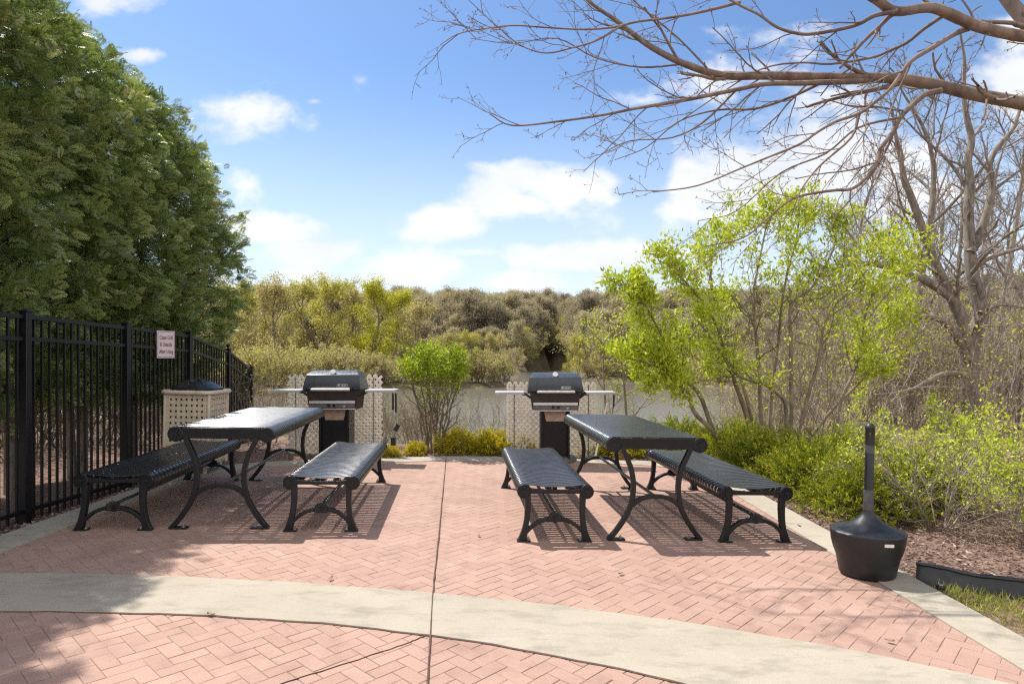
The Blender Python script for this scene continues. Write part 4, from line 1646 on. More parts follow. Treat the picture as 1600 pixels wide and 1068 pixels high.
def build_right_tree():
    d = 12.0
    org = at(1522, 690, d)
    T = Plant(31)
    S = [dict(seg=7, wob=.13, up=.02, n=8, ratio=.52, ang=.75, start=.15, rr=.45, rmin=.005),
         dict(seg=6, wob=.17, up=.03, n=6, ratio=.5, ang=.75, start=.12, rr=.5, rmin=.0035),
         dict(seg=5, wob=.20, up=.04, n=3, ratio=.5, ang=.75, start=.15, rr=.6, rmin=.0025),
         dict(seg=4, wob=.22, up=.03, n=0, ratio=.5, ang=.8, start=.2)]
    limbs = [
        ([(1524, 705), (1522, 670), (1518, 620), (1516, 590), (1514, 563), (1518, 540), (1524, 518), (1533, 490), (1527, 462), (1519, 428), (1516, 400), (1515, 370), (1513, 331), (1515, 280), (1512, 253), (1518, 219), (1512, 190), (1507, 160), (1506, 126), (1507, 93), (1500, 50)], 12, 12.3, .185, .018, 16),
        ([(1513, 560), (1508, 535), (1502, 498), (1490, 470), (1470, 430), (1451, 385), (1426, 314), (1413, 280), (1407, 247), (1399, 208), (1392, 160)], 11.95, 11.5, .13, .02, 10),
        ([(1516, 395), (1528, 374), (1545, 322), (1550, 292), (1546, 258), (1559, 230), (1582, 202), (1593, 174), (1612, 120)], 12.1, 12.4, .085, .02, 9),
        ([(1508, 500), (1490, 470), (1451, 442), (1409, 425), (1345, 410), (1302, 420), (1262, 405)], 11.9, 11.2, .085, .014, 10),
        ([(1520, 425), (1530, 412), (1557, 399), (1600, 386), (1660, 370)], 12.1, 12.6, .06, .02, 5),
        ([(1508, 550), (1492, 521), (1472, 501), (1452, 495), (1433, 497), (1405, 510), (1380, 525), (1350, 560)], 11.9, 11.3, .075, .012, 9),
        ([(1510, 586), (1478, 584), (1452, 594), (1427, 608), (1393, 615), (1368, 616), (1330, 610)], 11.9, 11.4, .065, .010, 7),
        ([(1531, 490), (1540, 484), (1565, 476), (1600, 481), (1650, 490)], 12.0, 12.2, .05, .015, 5),
        ([(1490, 470), (1465, 420), (1430, 400), (1395, 380), (1360, 350), (1340, 320)], 12.1, 12.9, .05, .01, 8),
        ([(1514, 300), (1490, 262), (1465, 235), (1440, 210), (1420, 160)], 12.2, 12.8, .035, .01, 7),
        ([(1548, 300), (1575, 280), (1600, 262), (1640, 240)], 12.2, 12.0, .035, .012, 5),
    ]
    for pts, d0, d1, r0, r1, nc in limbs:
        P, rr = path(pts, d0, d1, r0, r1, org)
        T.lines.append((P, rr))
        L = np.linalg.norm(np.diff(P, axis=0), axis=1).sum()
        spawn(T, P, rr, min(L, 3.0) * .62, 0, S, cnt=nc, start=.22)
    root = thing('bare_tree', 'large leafless tree with a thick forking trunk at the right edge of the view', 'tree', tuple(org))
    plant_obj(root, T, 'trunk', M['bark'], sides_near, .03, 'branches', M['twig'])


build_right_tree()


# ------------------------------------------------------------------ shrubs
def build_leafy_shrub():
    org = at(1215, 705, 8.6)
    T = Plant(41)
    S = [dict(seg=6, wob=.15, up=.05, n=9, ratio=.55, ang=.62, start=.25, rr=.5, rmin=.004),
         dict(seg=5, wob=.18, up=.06, n=6, ratio=.5, ang=.7, start=.2, rr=.6, rmin=.003),
         dict(seg=4, wob=.2, up=.05, n=3, ratio=.5, ang=.7, start=.2, rr=.7, rmin=.002),
         dict(seg=3, wob=.2, up=.03, n=0, ratio=.5, ang=.8, start=.2)]
    stems = [
        ([(1140, 706), (1108, 667), (1085, 644), (1073, 609), (1050, 584), (1020, 570), (985, 560)], 8.3, 7.8, .036, .01, 8),
        ([(1112, 668), (1093, 616), (1070, 593), (1056, 565), (1040, 536), (1010, 480), (985, 445)], 8.3, 8.0, .030, .008, 9),
        ([(1177, 706), (1167, 651), (1148, 597), (1136, 558), (1116, 500), (1080, 450), (1050, 420)], 8.5, 8.1, .036, .008, 11),
        ([(1190, 706), (1188, 635), (1185, 571), (1180, 507), (1177, 460), (1190, 390), (1200, 340)], 8.6, 8.6, .034, .007, 12),
        ([(1228, 708), (1228, 635), (1215, 615), (1193, 600), (1150, 585), (1120, 540), (1090, 500)], 8.4, 8.0, .030, .007, 9),
        ([(1233, 710), (1236, 635), (1236, 539), (1234, 485), (1247, 463), (1266, 452), (1300, 395), (1310, 350)], 8.6, 8.9, .036, .007, 12),
        ([(1292, 706), (1306, 667), (1314, 625), (1333, 584), (1345, 540), (1355, 480), (1385, 420), (1420, 390)], 8.7, 9.0, .034, .007, 11),
        ([(1200, 706), (1205, 620), (1215, 540), (1225, 450), (1245, 370), (1250, 320)], 8.8, 9.2, .030, .006, 10),
        ([(1240, 706), (1262, 620), (1280, 560), (1290, 500), (1330, 450), (1375, 400)], 8.5, 8.4, .028, .006, 10),
        ([(1185, 706), (1160, 600), (1130, 520), (1110, 430), (1120, 380), (1150, 350)], 8.8, 9.4, .03, .006, 9),
        ([(1250, 706), (1300, 640), (1350, 590), (1390, 540), (1420, 480)], 8.8, 9.3, .026, .006, 8),
    ]
    for pts, d0, d1, r0, r1, nc in stems:
        P, rr = path(pts, d0, d1, r0, r1, org)
        T.lines.append((P, rr))
        L = np.linalg.norm(np.diff(P, axis=0), axis=1).sum()
        spawn(T, P, rr, min(L, 3.0) * .42, 0, S, cnt=int(nc * 1.5), start=.35)
    root = thing('leafy_shrub', 'tall many-stemmed shrub with sparse yellow green spring leaves behind the benches', 'shrub', tuple(org))
    plant_obj(root, T, 'stems', M['stem'], sides_near)

    def keep(P, g):
        # leaves crowd the outside and the top; the middle stays mostly twigs
        q = (P - np.array([-.15, 0, 1.7])) / np.array([1.9, 1.3, 1.5])
        rr = np.sqrt((q ** 2).sum(1))
        left = np.clip(-P[:, 0] / 1.6, 0, 1)
        pr = np.clip((rr - .30) * 1.1, 0.05, .9) * (0.6 + .9 * left) * np.clip((P[:, 2] - .3) / .6, 0.1, 1)
        clump = np.sin(P[:, 0] * 5.1) + np.sin(P[:, 1] * 4.3 + 1) + np.sin(P[:, 2] * 5.7 + 2)
        return g.random(len(P)) < pr * np.where(clump > -.1, 1.15, .55)
    (V, F), t = scatter_leaves(T, 6, .062, .027, .06, 8, keep)
    link('leaves', new_mesh('leaves', V, F, M['spring'], tint=t), root)


def build_round_shrub():
    org = at(677, 716, 8.9)
    T = Plant(51)
    g = T.g
    S = [dict(seg=5, wob=.12, up=.08, n=7, ratio=.4, ang=.6, start=.35, rr=.6, rmin=.003),
         dict(seg=4, wob=.18, up=.06, n=6, ratio=.55, ang=.75, start=.2, rr=.7, rmin=.0025),
         dict(seg=3, wob=.2, up=.03, n=0, ratio=.5, ang=.8, start=.2)]
    for bx, tx, ty, dd in ((664, 640, 570, 0), (670, 655, 560, .2), (675, 668, 552, -.1), (679, 690, 548, .1), (684, 704, 553, -.2), (688, 716, 562, 0), (672, 632, 590, -.2), (681, 680, 556, .4), (690, 724, 582, .2), (668, 690, 560, -.4), (683, 660, 556, .5)):
        P, rr = path([(bx, 716), (bx + (tx - bx) * .12, 690), (bx + (tx - bx) * .35, 645), (bx + (tx - bx) * .75, 600), (tx, ty)], 8.9, 8.9 + dd, .016, .006, org)
        P = P + np.vstack([np.zeros(3), g.normal(0, .008, (len(P) - 1, 3))])
        T.lines.append((P, rr))
        spawn(T, P, rr, 1.1, 0, S, cnt=12, start=.3)
    root = thing('round_shrub', 'bare-stemmed shrub with a bright green leafy cap at the back of the patio', 'shrub', tuple(org))
    plant_obj(root, T, 'stems', M['stem'], sides_near)

    def keep(P, g_):
        zt = 1.12 + .22 * np.clip(-P[:, 0] * 1.0, -.3, .5) - .5 * np.clip(P[:, 0] - .2, 0, 1)
        return (P[:, 2] > zt + g_.normal(0, .05, len(P))) | (g_.random(len(P)) < .10)
    (V, F), t = scatter_leaves(T, 6, .042, .024, .04, 9, keep, .1)
    c0 = V.reshape(-1, 4, 3)[:, 0]
    e_ = (c0[:, 0] / .52) ** 2 + (c0[:, 1] / .5) ** 2 + ((c0[:, 2] - 1.22) / .48) ** 2
    ok = e_ < 1 + .25 * np.sin(c0[:, 0] * 19) * np.sin(c0[:, 2] * 23)
    V = V.reshape(-1, 4, 3)[ok].reshape(-1, 3)
    link('leaves', new_mesh('leaves', V, np.arange(len(V)).reshape(-1, 4), M['green'], tint=t[ok]), root)


def needle_mesh(rx, ry, h, n, seed, mat, L=.05, W=.012):
    """low evergreen: sprigs of short needles over a lumpy mound."""
    g = np.random.default_rng(seed)
    ns = n
    az = g.random(ns) * 2 * np.pi
    el = np.arcsin(g.random(ns) ** .8)
    lump = 1 + .22 * np.sin(az * 3 + seed) * np.cos(el * 3) + .15 * np.sin(az * 7 + 2 * el)
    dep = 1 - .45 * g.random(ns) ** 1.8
    C = np.stack([np.cos(az) * np.cos(el) * rx, np.sin(az) * np.cos(el) * ry, np.sin(el) * h], 1) * (lump * dep)[:, None]
    C[:, 2] = np.maximum(C[:, 2], .02)
    D = np.stack([np.cos(az) * np.cos(el), np.sin(az) * np.cos(el), .7 + np.sin(el)], 1) + g.normal(0, .45, (ns, 3))
    D /= np.linalg.norm(D, axis=1)[:, None]
    k = 14
    sl = (.10 + .12 * g.random(ns))
    f = np.linspace(0.05, 1, k)
    base = C[:, None, :] + D[:, None, :] * (f[None, :, None] * sl[:, None, None])
    base[:, :, 2] -= .2 * (f ** 2)[None] * sl[:, None]
    dd = D[:, None, :] * .9 + g.normal(0, .55, (ns, k, 3))
    V, F = leaves(base.reshape(-1, 3), dd.reshape(-1, 3), g.normal(0, 1, (ns * k, 3)), L * (.7 + .5 * g.random(ns * k)), W)
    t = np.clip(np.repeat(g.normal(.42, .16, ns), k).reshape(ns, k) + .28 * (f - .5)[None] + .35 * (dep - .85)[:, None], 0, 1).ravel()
    T = Plant(seed)
    for j in range(40):
        a = g.random() * 6.28
        p1 = np.array([math.cos(a) * rx * .7 * g.random(), math.sin(a) * ry * .7 * g.random(), h * (.4 + .4 * g.random())])
        T.lines.append((np.array([[0, 0, -.05], p1 * [.5, .5, .45], p1]), np.array([.012, .008, .003])))
    Vt, Ft = tubes(T.lines, lambda r: 4)
    return new_mesh('needles', V, F, mat, tint=t), new_mesh('stems', Vt, Ft, M['bark'], True)


def build_low_shrubs():
    yew = [needle_mesh(.62, .62, .62, 1500, 61, M['yew']), needle_mesh(.55, .6, .55, 1400, 62, M['yew'])]
    gold = [needle_mesh(.42, .32, .36, 800, 63, M['gold']), needle_mesh(.38, .3, .33, 750, 64, M['gold'])]
    ys = [(3.12, 5.75, 0, 0, .70, 'yellow green evergreen shrub just behind the cigarette receptacle'),
          (3.05, 6.65, 1, 2, .82, 'low evergreen shrub beside the near end of the bench on the curb'),
          (2.95, 7.5, 0, 4, .80, 'low evergreen shrub beside the middle of the bench on the curb'),
          (2.85, 8.35, 1, 1, .85, 'low evergreen shrub at the foot of the tall leafy shrub'),
          (3.75, 7.2, 0, 3, .85, 'bushier evergreen shrub in the back row behind the low evergreens'),
          (3.80, 6.1, 1, 5, .8, 'dark based evergreen shrub between the mulch and the leafing shrub'),
          (2.3, 9.0, 1, 2.5, .8, 'small evergreen shrub at the far corner of the patio by the table')]
    for x, y, k, rz, sc, lab in ys:
        t = thing('evergreen_shrub', lab, 'shrub', (x, y, float(terrain(x, y))), rz, 'yew shrubs along the right border')
        t.scale = (sc, sc, sc)
        link('stems', yew[k][1], t)
        link('needles', yew[k][0], t)
    gs = [(-.78, 9.0, 0, 0, .72, 'golden low shrub right of the round green shrub at the patio back'),
          (-.28, 8.98, 1, 1, .76, 'golden low shrub midway between round green shrub and lattice'),
          (.18, 9.05, 0, 3, .64, 'golden low shrub against the left edge of the lattice screen by the pond'),
          (1.15, 9.1, 1, 2, .75, 'golden low shrub behind the white pole'),
          (1.62, 9.05, 0, 4, .75, 'golden low shrub seen under the table near the leafy shrub'),
          (-1.32, 8.75, 1, 5, .42, 'tiny golden shrub left of the round green shrub'),
          (-1.62, 8.55, 0, 2, .34, 'smallest golden shrub below the hanging utensils')]
    for x, y, k, rz, sc, lab in gs:
        t = thing('golden_shrub', lab, 'shrub', (x, y, float(terrain(x, y)) - .02), rz, 'golden low shrubs behind the patio')
        t.scale = (sc, sc, sc)
        link('stems', gold[k][1], t)
        link('needles', gold[k][0], t)


def leafing_shrub_mesh(seed, h, n, leaf_keep, mat, per=3, L=.042, W=.021):
    T = Plant(seed)
    g = T.g
    S = [dict(seg=6, wob=.2, up=.03, n=7, ratio=.5, ang=.75, start=.15, rr=.6, rmin=.003),
         dict(seg=5, wob=.22, up=.02, n=5, ratio=.55, ang=.8, start=.15, rr=.65, rmin=.0025),
         dict(seg=4, wob=.22, up=.02, n=2, ratio=.5, ang=.8, start=.2, rr=.7, rmin=.002),
         dict(seg=3, wob=.22, up=.02, n=0, ratio=.5, ang=.8, start=.2)]
    for k in range(n):
        a = k * 2.4 + g.random()
        lean = .15 + .75 * g.random()
        d = np.array([math.cos(a) * lean, math.sin(a) * lean, 1])
        grow(T, [math.cos(a) * .07, math.sin(a) * .07, -.06], d, h * (.75 + .4 * g.random()), .009 + .006 * g.random(), 0, S)
    V, F = tubes(T.lines, lambda r: 5 if r > .006 else 3)
    me_s = new_mesh('stems', V, F, M['twig'], True)
    (V, F), t = scatter_leaves(T, per, L, W, .03, seed, leaf_keep)
    return me_s, new_mesh('leaves', V, F, mat, tint=t)


def build_leafing_shrubs():
    def k1(P, g):
        return g.random(len(P)) < np.clip((P[:, 2] - .25) * .34, 0.02, .22)

    def k2(P, g):
        return g.random(len(P)) < np.clip((P[:, 2] - .15) * .42, 0.03, .26)
    A = leafing_shrub_mesh(71, 1.0, 15, k1, M['spring'])
    B = leafing_shrub_mesh(72, .95, 14, k2, M['spring'])
    rows = [(3.55, 5.35, A, 0, .80, 'tangled twiggy shrub with pale new leaves right of the cigarette receptacle'),
            (4.1, 5.0, B, 1, .70, 'greener leafing shrub right of the tangled twiggy shrub'),
            (4.25, 4.45, A, 3, .66, 'twiggy leafing shrub at the right edge above the black edging'),
            (4.6, 5.9, B, 4, .85, 'taller leafing shrub in the back row at the right edge'),
            (4.0, 6.5, A, 5, .85, 'leafing shrub behind the evergreens in front of the big bare tree'),
            (5.2, 7.3, B, 2, .95, 'broad green leafing shrub at the foot of the big bare tree')]
    for x, y, K, rz, sc, lab in rows:
        t = thing('leafing_shrub', lab, 'shrub', (x, y, float(terrain(x, y))), rz, 'leafing shrubs in the right bed')
        t.scale = (sc, sc, sc)
        link('stems', K[0], t)
        link('leaves', K[1], t)


build_leafy_shrub()
build_round_shrub()
build_low_shrubs()
build_leafing_shrubs()


# ------------------------------------------------------------------ thickets, woods, far trees
def tree_geo(seed, H, spec, r0, trunk_f, n_main, leaf, nleaf_keep=1.0, lean=.35, per=3, spread=.25):
    """one tree as arrays: (wood V,F), (leaf V,F,tint). trunk_f = height of first fork as share of H."""
    T = Plant(seed)
    g = T.g
    tp = smooth_curve([(0, 0, -.4), (g.normal(0, .02) * H, g.normal(0, .02) * H, H * trunk_f), (g.normal(0, .04) * H, g.normal(0, .04) * H, H * .72), (g.normal(0, .05) * H, g.normal(0, .05) * H, H * .97)], 5)
    rr = np.linspace(r0, r0 * .12, len(tp))
    T.lines.append((tp, rr))
    for k in range(n_main):
        f = trunk_f + (.93 - trunk_f) * (k / n_main) ** .9
        i = min(int(f / .97 * (len(tp) - 1)), len(tp) - 2)
        a = k * 2.4 + g.normal(0, .3)
        up = .55 + .9 * f
        d = np.array([math.cos(a), math.sin(a), up])
        L = H * lean * (1.15 - .75 * ((f - trunk_f) / (1 - trunk_f)) ** 1.5) * (.8 + .4 * g.random())
        grow(T, tp[i], d, L, rr[i] * .6, 0, spec)
    wood = tubes(T.lines, lambda r: 5 if r > .06 else 3)
    out = None
    if leaf:
        (V, F), t = scatter_leaves(T, per, leaf[0], leaf[1], spread, seed, (lambda P, g_: g_.random(len(P)) < nleaf_keep), 0.1, .8)
        out = (V, F, t)
    return wood, out


SPEC_FAR = [dict(seg=5, wob=.14, up=.06, n=6, ratio=.52, ang=.65, start=.2, rr=.55, rmin=.03),
            dict(seg=4, wob=.18, up=.06, n=5, ratio=.55, ang=.7, start=.2, rr=.6, rmin=.02),
            dict(seg=3, wob=.2, up=.05, n=0, ratio=.5, ang=.8, start=.2)]
SPEC_BARE = [dict(seg=6, wob=.12, up=.07, n=8, ratio=.5, ang=.6, start=.15, rr=.5, rmin=.014),
             dict(seg=5, wob=.17, up=.06, n=6, ratio=.5, ang=.65, start=.15, rr=.55, rmin=.009),
             dict(seg=4, wob=.2, up=.05, n=4, ratio=.5, ang=.7, start=.2, rr=.6, rmin=.006),
             dict(seg=3, wob=.2, up=.04, n=0, ratio=.5, ang=.8, start=.2)]


def build_shore_trees():
    """the row of budding trees on the point across the pond, each one a tree of its own."""
    kinds = []
    for k, (mt, H) in enumerate((('budtan', 12), ('budgreen', 12.5), ('budlime', 12), ('budtan', 11))):
        (wv, wf), (lv, lf, lt) = tree_geo(100 + k, H, SPEC_FAR, .26, .16, 13, (.27, .13), .9, .40, 8, .36)
        kinds.append((new_mesh('trunk', wv, wf, M['farbark'], True), new_mesh('crown', lv, lf, M[mt], tint=lt)))
    ordn = ['first', 'second', 'third', 'fourth', 'fifth', 'sixth', 'seventh', 'eighth', 'ninth', 'tenth', 'eleventh', 'twelfth']
    look = ['tan budding', 'yellow green budding', 'bright lime green budding', 'pale tan budding']
    front = [(345, 88, 0, .98), (388, 94, 1, 1.0), (432, 88, 0, 1.0), (472, 96, 1, 1.06), (512, 90, 1, 1.03), (548, 97, 0, 1.02), (585, 90, 2, 1.02), (622, 95, 2, .96), (655, 89, 3, .88)]
    for i, (px, d, k, sc) in enumerate(front):
        x = (px - 800) / 1000 * d
        t = thing('shore_tree', f'{look[k]} tree across the pond, {ordn[i]} from the left in the tall row', 'tree', (x, d, float(terrain(x, d))), i * 1.3, 'budding trees on the far shore')
        t.scale = (sc, sc, sc)
        link('trunk', kinds[k][0], t)
        link('crown', kinds[k][1], t)
    low = [(735, 88, 1, .50, 'small yellow green tree on the tip of the point beyond the round green shrub'),
           (772, 92, 3, .56, 'tan budding tree at the water on the tip of the point'),
           (702, 92, 3, .55, 'low tan tree on the point left of its tip'),
           (818, 183, 1, .75, 'small yellow green tree at the end of the inlet, leftmost there'),
           (850, 212, 3, .85, 'pale tan tree at the far end of the inlet behind the grill'),
           (880, 216, 1, .8, 'yellow green tree at the far end of the inlet right of the pale tan one'),
           (905, 122, 1, .62, 'yellow green tree on the far shore above the grill by the leafy shrub'),
           (940, 112, 3, .6, 'tan tree on the far shore right of the grill by the leafy shrub'),
           (985, 118, 1, .7, 'yellow green tree on the far shore left of the tall leafy shrub')]
    for i, (px, d, k, sc, lab) in enumerate(low):
        x = (px - 800) / 1000 * d
        t = thing('shore_tree', lab, 'tree', (x, d, float(terrain(x, d))), i * 2.1, 'budding trees on the far shore')
        t.scale = (sc, sc, sc)
        link('trunk', kinds[k][0], t)
        link('crown', kinds[k][1], t)


def merge(parts):
    Vs, Fs, Ts, b = [], [], [], 0
    for V, F, t in parts:
        Vs.append(V)
        Fs.append(F + b)
        Ts.append(t)
        b += len(V)
    return np.vstack(Vs), np.vstack(Fs), np.concatenate(Ts)


def placed(V, pos, rz, sc, flat=1.0):
    c, s = math.cos(rz), math.sin(rz)
    x = V[:, 0] * c - V[:, 1] * s
    y = V[:, 0] * s + V[:, 1] * c
    return np.stack([x * sc * flat, y * sc * flat, V[:, 2] * sc], 1) + np.asarray(pos)


def build_hill_forest():
    g = np.random.default_rng(200)
    temps = []
    spec = [dict(seg=4, wob=.14, up=.10, n=7, ratio=.55, ang=.55, start=.2, rr=.55, rmin=.06),
            dict(seg=3, wob=.2, up=.05, n=3, ratio=.5, ang=.8, start=.2, rr=.6, rmin=.05),
            dict(seg=2, wob=.2, up=.05, n=0, ratio=.5, ang=.8, start=.2)]
    for k in range(5):
        temps.append(tree_geo(210 + k, 14, spec, .32, .28, 13, (.50, .20), .95, .36, 8, .55))
    wood, crown = [], []
    u = []
    for row, (d, step) in enumerate(((205, .017), (222, .017), (240, .016), (260, .016), (282, .015), (305, .014), (330, .013), (360, .013))):
        for uu in np.arange(-.62, .95, step * .85):
            u.append((uu + g.normal(0, step * .3), d + g.normal(0, 6)))
    for d, step in ((182, .016), (192, .016), (200, .015), (214, .015)):
        for uu in np.arange(-.09, .13, step):
            u.append((uu + g.normal(0, step * .3), d + g.normal(0, 4)))
    # nearer right-hand shore
    for d, step in ((112, .03), (125, .028), (140, .026), (158, .024), (180, .022)):
        for uu in np.arange(.13, .95, step):
            u.append((uu + g.normal(0, step * .3), d + g.normal(0, 5)))
    for d, step in ((104, .04), (118, .04), (135, .035), (160, .03)):
        for uu in np.arange(-.62, -.12, step):
            u.append((uu + g.normal(0, step * .3), d + g.normal(0, 5)))
    for uu, d in u:
        x = uu * d
        k = g.integers(0, 5)
        (wv, wf), (lv, lf, lt) = temps[k]
        if d < float(np.interp(uu, SH_U, SH_D)) + 6:
            continue
        sc = (.62 + .55 * g.random()) * (0.62 if (d < 190 and uu < 0) else 1.0)
        if d < 190 and uu > 0:
            sc *= .72
        pos = (x, d, float(terrain(x, d)))
        rz = g.random() * 6.28
        wood.append((placed(wv, pos, rz, sc), wf, np.zeros(len(wf))))
        hue = g.normal(0, .17) + (.08 if d < 190 else 0)
        crown.append((placed(lv, pos, rz, sc, 1.1), lf, np.clip(lt * .7 + .12 + hue, 0, 1)))
    V, F, t = merge(wood)
    W, G, s = merge(crown)
    # one mesh, two materials
    me = new_mesh('hillside_forest', np.vstack([V, W]), np.vstack([F, G + len(V)]), M['farbark'], tint=np.concatenate([t, s]))
    me.materials.append(M['hillwood'])
    idx = np.concatenate([np.zeros(len(F), np.int32), np.ones(len(G), np.int32)])
    me.polygons.foreach_set('material_index', idx)
    tag(link('hillside_forest', me), kind='stuff')


def bush_geo(seed, h, n, spec_scale=1.0, leaf=None, keep=.3, lean=.8, rm=.004):
    T = Plant(seed)
    g = T.g
    S = [dict(seg=5, wob=.14, up=.04, n=7, ratio=.5, ang=.55, start=.2, rr=.6, rmin=rm),
         dict(seg=4, wob=.18, up=.03, n=5, ratio=.5, ang=.6, start=.2, rr=.65, rmin=rm * .7),
         dict(seg=3, wob=.2, up=.02, n=0, ratio=.5, ang=.8, start=.2)]
    for k in range(n):
        a = k * 2.4 + g.random()
        le = lean * g.random()
        grow(T, [math.cos(a) * .1 * h, math.sin(a) * .1 * h, -.1], [math.cos(a) * le, math.sin(a) * le, 1], h * (.7 + .5 * g.random()), rm * 2.6, 0, S)
    wood = tubes(T.lines, lambda r: 3)
    out = None
    if leaf:
        (V, F), t = scatter_leaves(T, 2, leaf[0], leaf[1], .08, seed, (lambda P, g_: g_.random(len(P)) < keep), .1, .7)
        out = (V, F, t)
    return wood, out


def stuff_from(name, items, wmat, lmat):
    V, F, t = merge([i for i in items if i[3] == 0 and True] and [(i[0], i[1], i[2]) for i in items if i[3] == 0])
    lf = [(i[0], i[1], i[2]) for i in items if i[3] == 1]
    if lf:
        W, G, s = merge(lf)
        me = new_mesh(name, np.vstack([V, W]), np.vstack([F, G + len(V)]), wmat, tint=np.concatenate([t, s]))
        me.materials.append(lmat)
        me.polygons.foreach_set('material_index', np.concatenate([np.zeros(len(F), np.int32), np.ones(len(G), np.int32)]))
    else:
        me = new_mesh(name, V, F, wmat, tint=t)
    tag(link(name, me), kind='stuff')


def build_brush():
    g = np.random.default_rng(300)
    temps = [bush_geo(310 + k, 1.5, 9, leaf=(.04, .022), keep=.05) for k in range(4)]
    items = []
    # grey scrub down the bank to the water
    n = 0
    while n < 150:
        d = 9.6 + 12 * g.random() ** 1.3
        uu = -.62 + 1.02 * g.random()
        x = uu * d
        if d < 10.2 and (-.3 < x < 1.4):
            continue
        z = float(terrain(x, d))
        if z < POND_Z - .05:
            continue
        (wv, wf), lf = temps[g.integers(0, 4)]
        sc = .28 + .3 * g.random() + .25 * sstep(-.12, -.35, uu)
        # keep the view of the water: tops stay under the eye line
        pos = (x, d, z)
        rz = g.random() * 6.28
        items.append((placed(wv, pos, rz, sc), wf, np.zeros(len(wf)), 0))
        items.append((placed(lf[0], pos, rz, sc), lf[1], lf[2], 1))
        n += 1
    stuff_from('bank_scrub', items, M['twig'], M['budlime'])
    # thicket in the wood on the right
    temps = [bush_geo(330 + k, 2.6, 10, leaf=(.07, .035), keep=.12, rm=.006) for k in range(4)]
    items = []
    n = 0
    while n < 150:
        d = 9.5 + 24 * g.random()
        uu = .36 + .6 * g.random()
        x = uu * d
        if abs(x - 8.66) < .5 and d < 12.5:
            continue
        z = float(terrain(x, d))
        (wv, wf), lf = temps[g.integers(0, 4)]
        sc = .6 + .55 * g.random()
        if d < 12:
            sc *= .7
        rz = g.random() * 6.28
        items.append((placed(wv, (x, d, z), rz, sc), wf, np.zeros(len(wf)), 0))
        items.append((placed(lf[0], (x, d, z), rz, sc), lf[1], lf[2], 1))
        n += 1
    stuff_from('thicket', items, M['twig'], M['budlime'])
    items = []
    for i in range(120):
        d = 4 + 11 * g.random()
        x = -5.9 - .3 * max(0, d - 9) - 7 * g.random()
        z = float(terrain(x, d))
        (wv, wf), lf = temps[g.integers(0, 4)]
        sc = .5 + .4 * g.random()
        rz = g.random() * 6.28
        items.append((placed(wv, (x, d, z), rz, sc), wf, np.zeros(len(wf)), 0))
        items.append((placed(lf[0], (x, d, z), rz, sc), lf[1], lf[2], 1))
    stuff_from('understory', items, M['bark'], M['budlime'])
    # brush under the far trees
    temps = [bush_geo(350 + k, 4.5, 9, leaf=(.26, .12), keep=.8, rm=.02) for k in range(4)]
    items = []
    for uu in np.arange(-.56, .42, .0085):
        for rep in range(2):
            s = float(np.interp(uu, SH_U, SH_D))
            d = s + 1.0 + 10 * g.random()
            x = uu * d
            (wv, wf), lf = temps[g.integers(0, 4)]
            sc = (.3 + .65 * g.random() ** 1.5) * (2.0 if d > 150 else 1.0)
            rz = g.random() * 6.28
            pos = (x, d, float(terrain(x, d)))
            items.append((placed(wv, pos, rz, sc), wf, np.zeros(len(wf)), 0))
            items.append((placed(lf[0], pos, rz, sc), lf[1], np.clip(lf[2] * .6 + .2 + g.normal(0, .22), 0, 1), 1))
    stuff_from('shore_brush', items, M['farbark'], M['brush'])


def build_right_wood():
    kinds = []
    for k in range(4):
        (wv, wf), _ = tree_geo(400 + k, 9, SPEC_BARE, .15, .25, 12, None, 1, .34)
        kinds.append(new_mesh('trunk', wv, wf, M['twig'] if k % 2 else M['bark'], True))
    spots = [(1425, 17, 0, 1.0, 'straight bare tree behind and left of the big forking tree'),
             (1340, 22, 1, .9, 'slender bare tree seen through the right side of the leafy shrub'),
             (1290, 27, 2, .85, 'bare tree seen through the middle of the leafy shrub'),
             (1460, 24, 3, 1.0, 'pale bare tree beyond the big forking tree on its left'),
             (1565, 19, 1, .95, 'pale bare tree right of the big forking tree'),
             (1600, 26, 2, 1.05, 'dark bare tree at the right edge of the view in the wood'),
             (1505, 30, 0, 1.1, 'tall dark bare tree directly behind the big forking trunk'),
             (1385, 33, 3, 1.0, 'far pale bare tree in the wood above the yellow green leaves'),
             (1580, 36, 0, 1.2, 'far dark bare tree in the wood near the right edge'),
             (1440, 40, 2, 1.15, 'farthest bare tree deep in the wood left of the forking tree'),
             (1230, 38, 1, .8, 'bare tree at the water behind the leafy shrub'),
             (1540, 42, 3, 1.2, 'pale bare tree deep in the wood right of the forking trunk'),
             (1330, 45, 0, 1.0, 'bare tree deep in the wood behind the leafy shrub right side'),
             (1180, 48, 3, .75, 'small bare tree beyond the water behind the leafy shrub stems')]
    for i, (px, d, k, sc, lab) in enumerate(spots):
        x = (px - 800) / 1000 * d
        t = thing('bare_tree', lab, 'tree', (x, d, float(terrain(x, d))), i * 1.7, 'bare trees of the wood on the right')
        t.scale = (sc, sc, sc)
        link('trunk', kinds[k], t)


